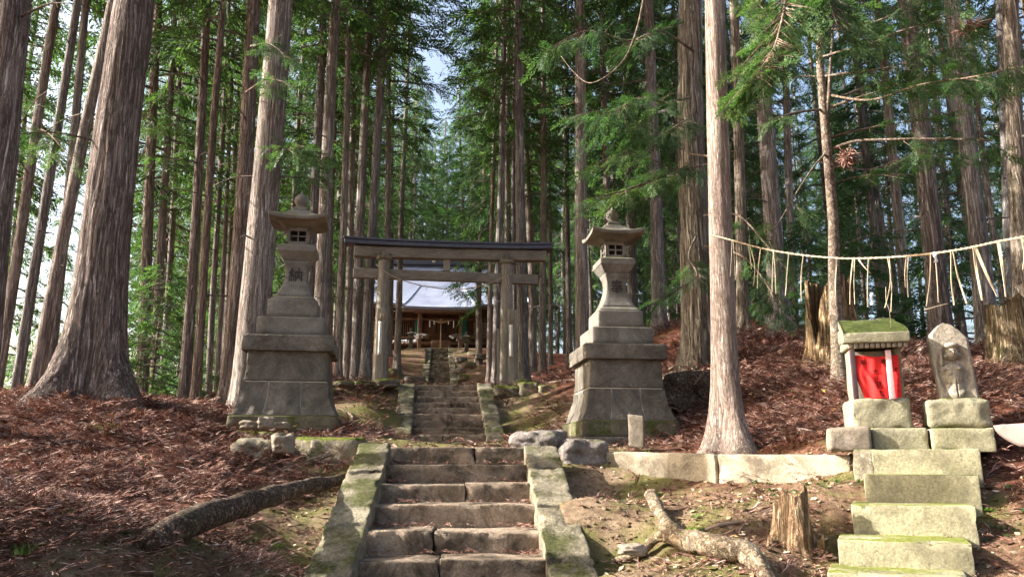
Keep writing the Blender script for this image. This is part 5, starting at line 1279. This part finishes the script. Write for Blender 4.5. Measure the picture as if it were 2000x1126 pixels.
# curved red vine hanging at the top
along(V_((1262, -30, 9.5), (1246, 50, 9.4), (1222, 112, 9.3), (1186, 148, 9.3), (1150, 162, 9.4), (1120, 140, 9.6), (1096, 110, 9.8)), [.015, .012, .008, .003], 'hanging_vine', 'curved reddish bare vine hanging in front of the trunks above the right lantern', 'vine', M['bark_thin'], 8, .002, 3, n=50)
DK = .3
# overhanging boughs on the left forest edge
for k, (tr_px, py, Yd, ex, ey, eY, lf) in enumerate([(52, 250, 13.5, 130, 300, 12.2, 'leaf_b'), (90, 180, 14, 30, 260, 12.8, 'leaf_b'), (360, 260, 17, 300, 250, 15.5, 'leaf_b'), (600, 300, 20, 560, 290, 12.8, 'leaf_b'), (640, 300, 18, 600, 340, 14, 'leaf_b'), (480, 180, 14, 560, 160, 12.8, 'leaf'), (490, 90, 14, 560, 110, 12.6, 'leaf')]):
    a = P(tr_px, py, Yd); e = P(ex, ey, eY)
    rt = thing('overhanging_bough', ['sunlit bough at the far left edge of the forest', 'backlit drooping bough near the top left', 'bright spray of leaves right of the massive trunk', 'bright drooping spray in front of the trunk pair behind the left lantern',
        'second bright spray just above the left lantern roof', 'shaded bough crossing the thick pale cedar', 'shaded bough high on the thick pale cedar'][k], 'bough', a)
    bough(rt, [a, a+(e-a)*.5+[0, 0, .15], e], .016, 24, 60+k, lf, 'bark_thin', .3, .45, size=1.3)
# ------------------------------------------------------------------ rope with straw strips
rp = smoothpath(V_((1386, 458, 9.0), (1430, 469, 8.75), (1490, 485, 8.4), (1560, 497, 8.0), (1640, 504, 7.5), (1720, 503, 7.0), (1800, 497, 6.5), (1880, 486, 6.0), (1950, 471, 5.55), (2030, 455, 5.1), (2200, 400, 4.4)), 260)
rt = thing('straw_rope', 'thick twisted straw rope with hanging straw strips, tied to the pinkish trunk', 'rope', rp[0])
T_ = np.gradient(rp, axis=0); T_ /= np.linalg.norm(T_, axis=1, keepdims=True); U_ = np.cross(T_, [0, 0, 1.]); W_2 = np.cross(T_, U_); s_ = np.arange(260)*.55
for k in range(2):
    a = s_*1.6+k*math.pi; off_ = (U_*np.cos(a)[:, None]+W_2*np.sin(a)[:, None])*.0048
    MB().add(*tube(rp+off_, .0058, 7, .0028, 60, k)).build('strand', M['rope'], rt)
wr = [P(1421+math.cos(a)*24, 459+2*math.sin(a), 9.05)*[1, 0, 1]+[0, 9.05+.17*math.sin(a), 0] for a in np.linspace(math.pi, 2*math.pi, 12)]
def rope_at(px):
    i = int(np.argmin([abs(PIX(p)[0]-px) for p in rp])); return rp[i]
Zc = lambda x, y: (1360+x/3.125, 420+y/3.125)
for k, (x0, y0, x1, y1, w_) in enumerate([(222,160,207,372,1),(228,165,238,395,1),(318,190,336,330,1),(322,190,350,430,1),(395,205,372,445,1.3),(470,225,463,470,1),(475,225,485,480,1),(568,235,543,490,1.3),(657,255,640,520,1.2),
    (855,265,850,550,1.3),(960,272,938,545,1.3),(965,272,968,545,1.2),(1053,265,1046,560,1.5),(1170,262,1150,565,1.3),(1182,262,1187,590,1),(1285,262,1276,440,1),(1292,262,1294,500,1.1),(1425,245,1404,555,1.1),(1455,240,1478,530,1.2),
    (1560,220,1572,550,1.5),(1568,220,1650,540,1.6),(1690,195,1745,520,2.3),(1697,195,1838,495,2.6),(1840,160,1890,498,2.6),(1988,140,1995,330,2)]):
    px0, _ = Zc(x0, y0); px1, py1 = Zc(x1, y1); p0 = rope_at(px0); p1 = P(px1, py1, p0[1]-.02)
    rs = np.random.default_rng(k); mid = (p0+p1)/2+rs.normal(size=3)*[.012, .012, 0]; sp = smoothpath([p0+[0, 0, .008], mid, p1], 9)
    nrm_ = nrm(np.cross(p1-p0, [0, 1, 0])); ww = .0042*w_
    V = []
    for q, pt in enumerate(sp):
        tw = .5*math.sin(q*.5+k); d_ = np.array([math.cos(tw), math.sin(tw), 0])*ww*(1-.3*q/8); n_ = np.array([-math.sin(tw), math.cos(tw), 0])*.0016
        V += [pt-d_+n_, pt+d_+n_, pt+d_-n_, pt-d_-n_]
    MB().add(np.array(V), grid_q(9, 4, True)).build('straw_strip', M['straw'], rt, smooth=False)
def paper(px, py, Yd, w_, h_, s):
    p = P(px, py, Yd); V = []
    for i in range(6):
        for j in range(3): V.append(p+np.array([(j-1)*w_/2+.008*math.sin(i*1.7+s), .01*math.sin(i*1.3+j+s), -h_*i/5]))
    o = MB().add(np.array(V), grid_q(6, 3)).build('paper_strip', M['paper'], rt); o.modifiers.new('t', 'SOLIDIFY').thickness = .001
paper(1826, 492, rope_at(1826)[1]-.02, .03, .085, 1); paper(1702, 572, rope_at(1697)[1]-.02, .026, .11, 2)
along(V_((1677, 507, 7.25), (1690, 523, 7.2), (1701, 534, 7.2)), [.006, .005, .003], 'straw_strip', None, None, M['straw'], 5, 0, 1, rt, n=8)
o = along(V_((1805, 605, 6.4), (1830, 598, 6.4), (1852, 592, 6.4)), [.005, .006, .003], 'straw_strip', None, None, M['straw'], 5, 0, 1, rt, n=8)
along(V_((1730, 560, 6.9), (1731, 590, 6.9), (1737, 605, 6.9), (1740, 640, 7.0)), [.002, .002, .002], 'straw_strip', None, None, M['straw'], 4, 0, 1, rt, n=10)
# ------------------------------------------------------------------ dead cedar fronds, needles, moss, grass
def frond_t(seed):
    rs = np.random.default_rng(seed); mb = MB(); L = .34; ns = 11
    def strand(p, az_, el, l, w_, curl):
        V = []; n = 6; q = np.array(p, float)
        for i in range(n):
            t = i/(n-1); a = az_+curl*t; e = el-.9*t*t+.35*t; d = np.array([math.cos(a)*math.cos(e), math.sin(a)*math.cos(e), math.sin(e)])
            sd = np.array([-math.sin(a), math.cos(a), .55*rs.choice([-1, 1]) if i == 0 else 0]); sd = nrm([-math.sin(a), math.cos(a), .8*math.sin(seed+i*.9+len(mb.V))])
            ww = w_*(1-.75*t)+.0008; V += [q-sd*ww, q+sd*ww]; q = q+d*l/(n-1)
        mb.add(np.array(V), grid_q(n, 2)); return
    strand((0, 0, 0), 0, .25, L, .006, rs.uniform(-.5, .5))
    for k in range(ns):
        t = .12+.75*k/ns; sd = 1 if k % 2 else -1
        strand((t*L*.95, 0.02*math.sin(t*3), .05*t), sd*rs.uniform(.25, .7), rs.uniform(0, .55), rs.uniform(.07, .17), .0038, -sd*rs.uniform(.1, .8))
    return np.vstack(mb.V), np.vstack(mb.Q)
FR = [frond_t(k) for k in range(8)]
def litter_density(x, y):
    sn = stair_near(x, y); n = fbm(np.c_[x, y, 0*x], .9, 3, 41)
    lf = sstep(1.3, 2.7, -x-.10*np.maximum(y-6, 0)+n*.9)*1.0
    lf = lf*np.where(y > 12, .8, 1)
    wall = 9.6-.85*(x-1.2)          # rough line of the low wall
    rg = sstep(1.7, 2.8, x-.06*(y-10)+n*.5)*sstep(.1, .9, y-wall)*(1.0)
    rr2 = sstep(3.75, 4.1, x-.04*y)*(y < 9.5)
    d = np.maximum.reduce([lf, rg, rr2*.9]); d = d*(.22+.78*sstep(-.3, .15, n))
    base = .05+.09*sstep(.0, .5, n)+.17*(y > 10)
    return np.clip(np.maximum(d, base*(sn > .95)+.02), 0, 1)
rs = np.random.default_rng(99)
def scatter(n, ymin, ymax, dens, pw=1.0):
    out = np.zeros((0, 2))
    while len(out) < n:
        u = rs.uniform(-.78, .78, n*2); y = ymin*(ymax/ymin)**(rs.uniform(0, 1, n*2)**pw); x = u*y
        k = rs.uniform(0, 1, n*2) < dens(x, y); out = np.vstack([out, np.c_[x, y][k]])
    return out[:n]
pts = scatter(44000, 3.6, 30, litter_density)
x, y = pts[:, 0], pts[:, 1]; z = gz(x, y)+rs.uniform(0, .07, len(x))*litter_density(x, y)+.006
# keep fronds off the steps
ok = np.ones(len(x), bool)
zl = stair_near(x, y); ok &= ~((zl < 1.12) & (y < 9.4)); ok &= ~((zl < 1.1) & (y > 15.6) & (y < 19.4))
pos = np.c_[x, y, z][ok]; an = rs.uniform(0, 6.28, len(pos)); D_ = np.hypot(pos[:, 0], pos[:, 1])
dirs = np.c_[np.cos(an), np.sin(an), rs.uniform(-.15, .22, len(pos))]
sc_ = rs.uniform(.35, .95, len(pos))*np.clip(D_/9, .72, 1.8)
dirs[:, 2] += 0
o = place(FR, pos, dirs, sc_, rs.uniform(-.5, .5, len(pos)), rs).build('cedar_litter', M['litter'], smooth=False); tag(o, None, None, kind='stuff'); o['label'] = 'reddish brown dead cedar fronds covering the forest floor'
# a few fronds fallen on the steps
pp = []
for fn, nr, t0, dens in ((lflight, 6, -.2, 42), (uflight, 9, 0., 30)):
    dt = (1-t0)/nr
    for k in range(nr+1):
        L, Rr = fn(t0+dt*k); L2, _ = fn(t0+dt*(k+1))
        for q in range(dens):
            u = rs.uniform(.02, .98) if rs.random() < .5 else rs.choice([rs.uniform(.01, .12), rs.uniform(.88, .99)]); f = rs.uniform(.25, .95)**.6
            pp.append(L+(Rr-L)*u+[(L2-L)[0]*f, (L2-L)[1]*f, .012])
pp = np.array(pp); an = rs.uniform(0, 6.28, len(pp))
o = place(FR, pp, np.c_[np.cos(an), np.sin(an), 0*an+.02], rs.uniform(.2, .6, len(pp)), rs.uniform(-.3, .3, len(pp)), rs).build('stair_litter', M['litter'], smooth=False); tag(o, None, None, kind='stuff'); o['label'] = 'broken reddish fronds lying on the stair treads'
# fine crumbs: little chips of bark, needles and soil
def chip_t(seed):
    r_ = np.random.default_rng(seed); a = r_.uniform(.008, .02); b = a*r_.uniform(.25, .8)
    return np.array([[-a, -b, 0], [a, -b*.7, .003], [a*.8, b, .006], [-a*.9, b*.8, .002]]), np.array([[0, 1, 2, 3]])
pts = scatter(26000, 3.4, 16, lambda x, y: np.full(len(x), .9)); x, y = pts[:, 0], pts[:, 1]
sn = stair_near(x, y); ok = ~((sn < 1.12) & (y < 9.4)); pos = np.c_[x, y, gz(x, y)+.004][ok]
m1 = M['crumb'] = NT('forest_crumbs', .9, .1); ri = m1.n("ShaderNodeNewGeometry").outputs["Random Per Island"]
M['crumb'] = m1.out(m1.ramp(ri, [(0, (.05, .03, .02)), (.5, (.16, .10, .06)), (.85, (.33, .24, .15)), (1, (.55, .45, .33))]))
an = rs.uniform(0, 6.28, len(pos)); o = place([chip_t(k) for k in range(6)], pos, np.c_[np.cos(an), np.sin(an), rs.uniform(-.4, .4, len(pos))], rs.uniform(.5, 1.6, len(pos)), rs.uniform(-.6, .6, len(pos)), rs).build('forest_crumbs', M['crumb'], smooth=False)
tag(o, None, None, kind='stuff'); o['label'] = 'small chips of bark and leaf crumbs on the soil'
def leaf_t(seed):
    r_ = np.random.default_rng(seed); l = r_.uniform(.025, .045); c_ = r_.uniform(.3, .9)
    return np.array([[-l, 0, 0], [0, -l*.5, l*.35*c_], [l, 0, .2*l], [0, 0, 0], [0, l*.5, l*.3*c_]]), np.array([[0, 1, 2, 3], [0, 3, 2, 4]])
pts = scatter(900, 3.8, 16, lambda x, y: np.full(len(x), .9)); x, y = pts[:, 0], pts[:, 1]; sn = stair_near(x, y); ok = ~((sn < 1.12) & (y < 9.4)); pos = np.c_[x, y, gz(x, y)+.02][ok]
m1 = NT('fallen_leaf', .7, .2); ri = m1.n("ShaderNodeNewGeometry").outputs["Random Per Island"]
M['fleaf'] = m1.out(m1.ramp(ri, [(0, (.16, .08, .045)), (.5, (.36, .22, .13)), (.85, (.5, .38, .25)), (1, (.5, .33, .08))]))
o = place([leaf_t(k) for k in range(5)], pos, rs.normal(size=(len(pos), 3))*[1, 1, .25], rs.uniform(.6, 1.3, len(pos)), rs.uniform(-.5, .5, len(pos)), rs).build('fallen_leaves', M['fleaf'], smooth=False)
tag(o, None, None, kind='stuff'); o['label'] = 'dry tan leaves scattered on the soil'
pts = scatter(420, 4.2, 14, lambda x, y: sstep(0., .5, fbm(np.c_[x, y, 0*x], .8, 2, 77))); x, y = pts[:, 0], pts[:, 1]; sn = stair_near(x, y); ok = ~((sn < 1.12) & (y < 9.4)); pos = np.c_[x, y, gz(x, y)+.004][ok]
def seed_t(seed):
    r_ = np.random.default_rng(seed); V = []; n = r_.integers(3, 6)
    for k in range(n):
        a = k*6.28/n+r_.uniform(-.4, .4); d = np.array([math.cos(a), math.sin(a), .7])*r_.uniform(.03, .055); s = np.array([-math.sin(a), math.cos(a), 0])*.012
        V += [[0, 0, 0], d*.5+s, d, d*.5-s]
    return np.array(V), np.arange(len(V)).reshape(-1, 4)
o = place([seed_t(k) for k in range(5)], pos, np.c_[rs.normal(size=(len(pos), 2)), 0*pos[:, :1]], rs.uniform(.5, 1.3, len(pos)), 0*pos[:, 0], rs).build('seedlings', M['leaf_b'], smooth=False)
tag(o, None, None, kind='stuff'); o['label'] = 'small green seedlings on the forest floor'
# clumps of soil on the sunlit ground
def pebble_t(seed):
    V, Q = rock((.03, .025, .018), (0, 0, 0), seed, seed, .4, 1); return V, Q
pts = scatter(2600, 4, 13, lambda x, y: sstep(.3, 1., x)*.9+.1); x, y = pts[:, 0], pts[:, 1]; sn = stair_near(x, y); ok = ~((sn < 1.15) & (y < 9.4)); pos = np.c_[x, y, gz(x, y)][ok]
o = place([pebble_t(k) for k in range(4)], pos, np.c_[rs.normal(size=(len(pos), 2)), 0*pos[:, :1]], rs.uniform(.3, 1.3, len(pos)), 0*pos[:, 0], rs).build('soil_clods', M['crumb']); tag(o, None, None, kind='stuff'); o['label'] = 'small clods of soil on the sunlit ground'
# grass tufts, ferns and seedlings
M['grass'] = m_leaf('grass_blades', (.05, .10, .02), (.11, .19, .035), (.22, .30, .07), .35)
def tuft(px, py, Yd, n, h, label, seed, lean=(0, 0), w_=.006):
    b = gp(px, py, Yd); rs = np.random.default_rng(seed); mb = MB()
    for k in range(n):
        a = rs.uniform(0, 6.28); d = np.array([math.cos(a)+lean[0], math.sin(a)+lean[1]])*rs.uniform(.2, 1.1)*h; p0 = b+[rs.normal()*.03, rs.normal()*.03, 0]; V = []
        hh_ = h*rs.uniform(.5, 1.)
        for i in range(6):
            t = i/5; c_ = p0+[d[0]*t*t, d[1]*t*t, hh_*(t-.45*t*t*1.2)]; s = np.array([-math.sin(a), math.cos(a), 0])*w_*(1-t*.92); V += [c_-s, c_+s]
        mb.add(np.array(V), grid_q(6, 2))
    o = mb.build('grass_tuft', M['grass'], smooth=False); c = b
    for v_ in o.data.vertices: v_.co -= Vector(c)
    o.location = tuple(c); tag(o, label, 'grass tuft')
tuft(215, 850, 9.2, 60, .30, 'large green sedge tuft below the massive left trunk', 1, (-.5, -.4), .009)
tuft(286, 895, 8.6, 34, .17, 'bright small grass tuft in a sun patch on the left mound', 2)
tuft(208, 778, 10.2, 14, .14, 'small green sprout in front of the massive trunk foot', 3)
tuft(40, 1085, 5.2, 20, .16, 'broad-bladed tuft at the lower left corner', 4, w_=.012)
tuft(300, 1045, 6.2, 20, .12, 'small dark tuft at the left end of the dark log', 5, w_=.009)
tuft(480, 920, 8.4, 16, .13, 'broad-leaved tuft below the pale boulder at the left', 6, w_=.014)
tuft(366, 925, 8.2, 12, .09, 'small pale green rosette left of the bent brown root', 7, w_=.014)
tuft(652, 768, 17.5, 30, .3, 'dark grass tuft right of the left lantern', 8, w_=.015)
tuft(540, 1070, 6.0, 16, .08, 'tiny tuft on the moss beside the lower left kerb', 9)
tuft(1365, 1012, 6.6, 12, .07, 'small bright green seedling on the sandy bank', 10, w_=.014)
tuft(1260, 885, 9.3, 14, .1, 'thin reddish sprouts before the marker stone', 11)
tuft(1940, 1000, 6.0, 12, .06, 'round-leaved seedling right of the small steps', 12, w_=.014)
tuft(500, 1060, 6.2, 14, .07, 'small plant right of the dark log', 13, w_=.01)
tuft(1260, 700, 15, 30, .3, 'pale grass tuft on the litter mound', 14, w_=.012)
tuft(120, 1010, 6.2, 12, .1, 'small tuft in the red litter at the left', 15, w_=.01)
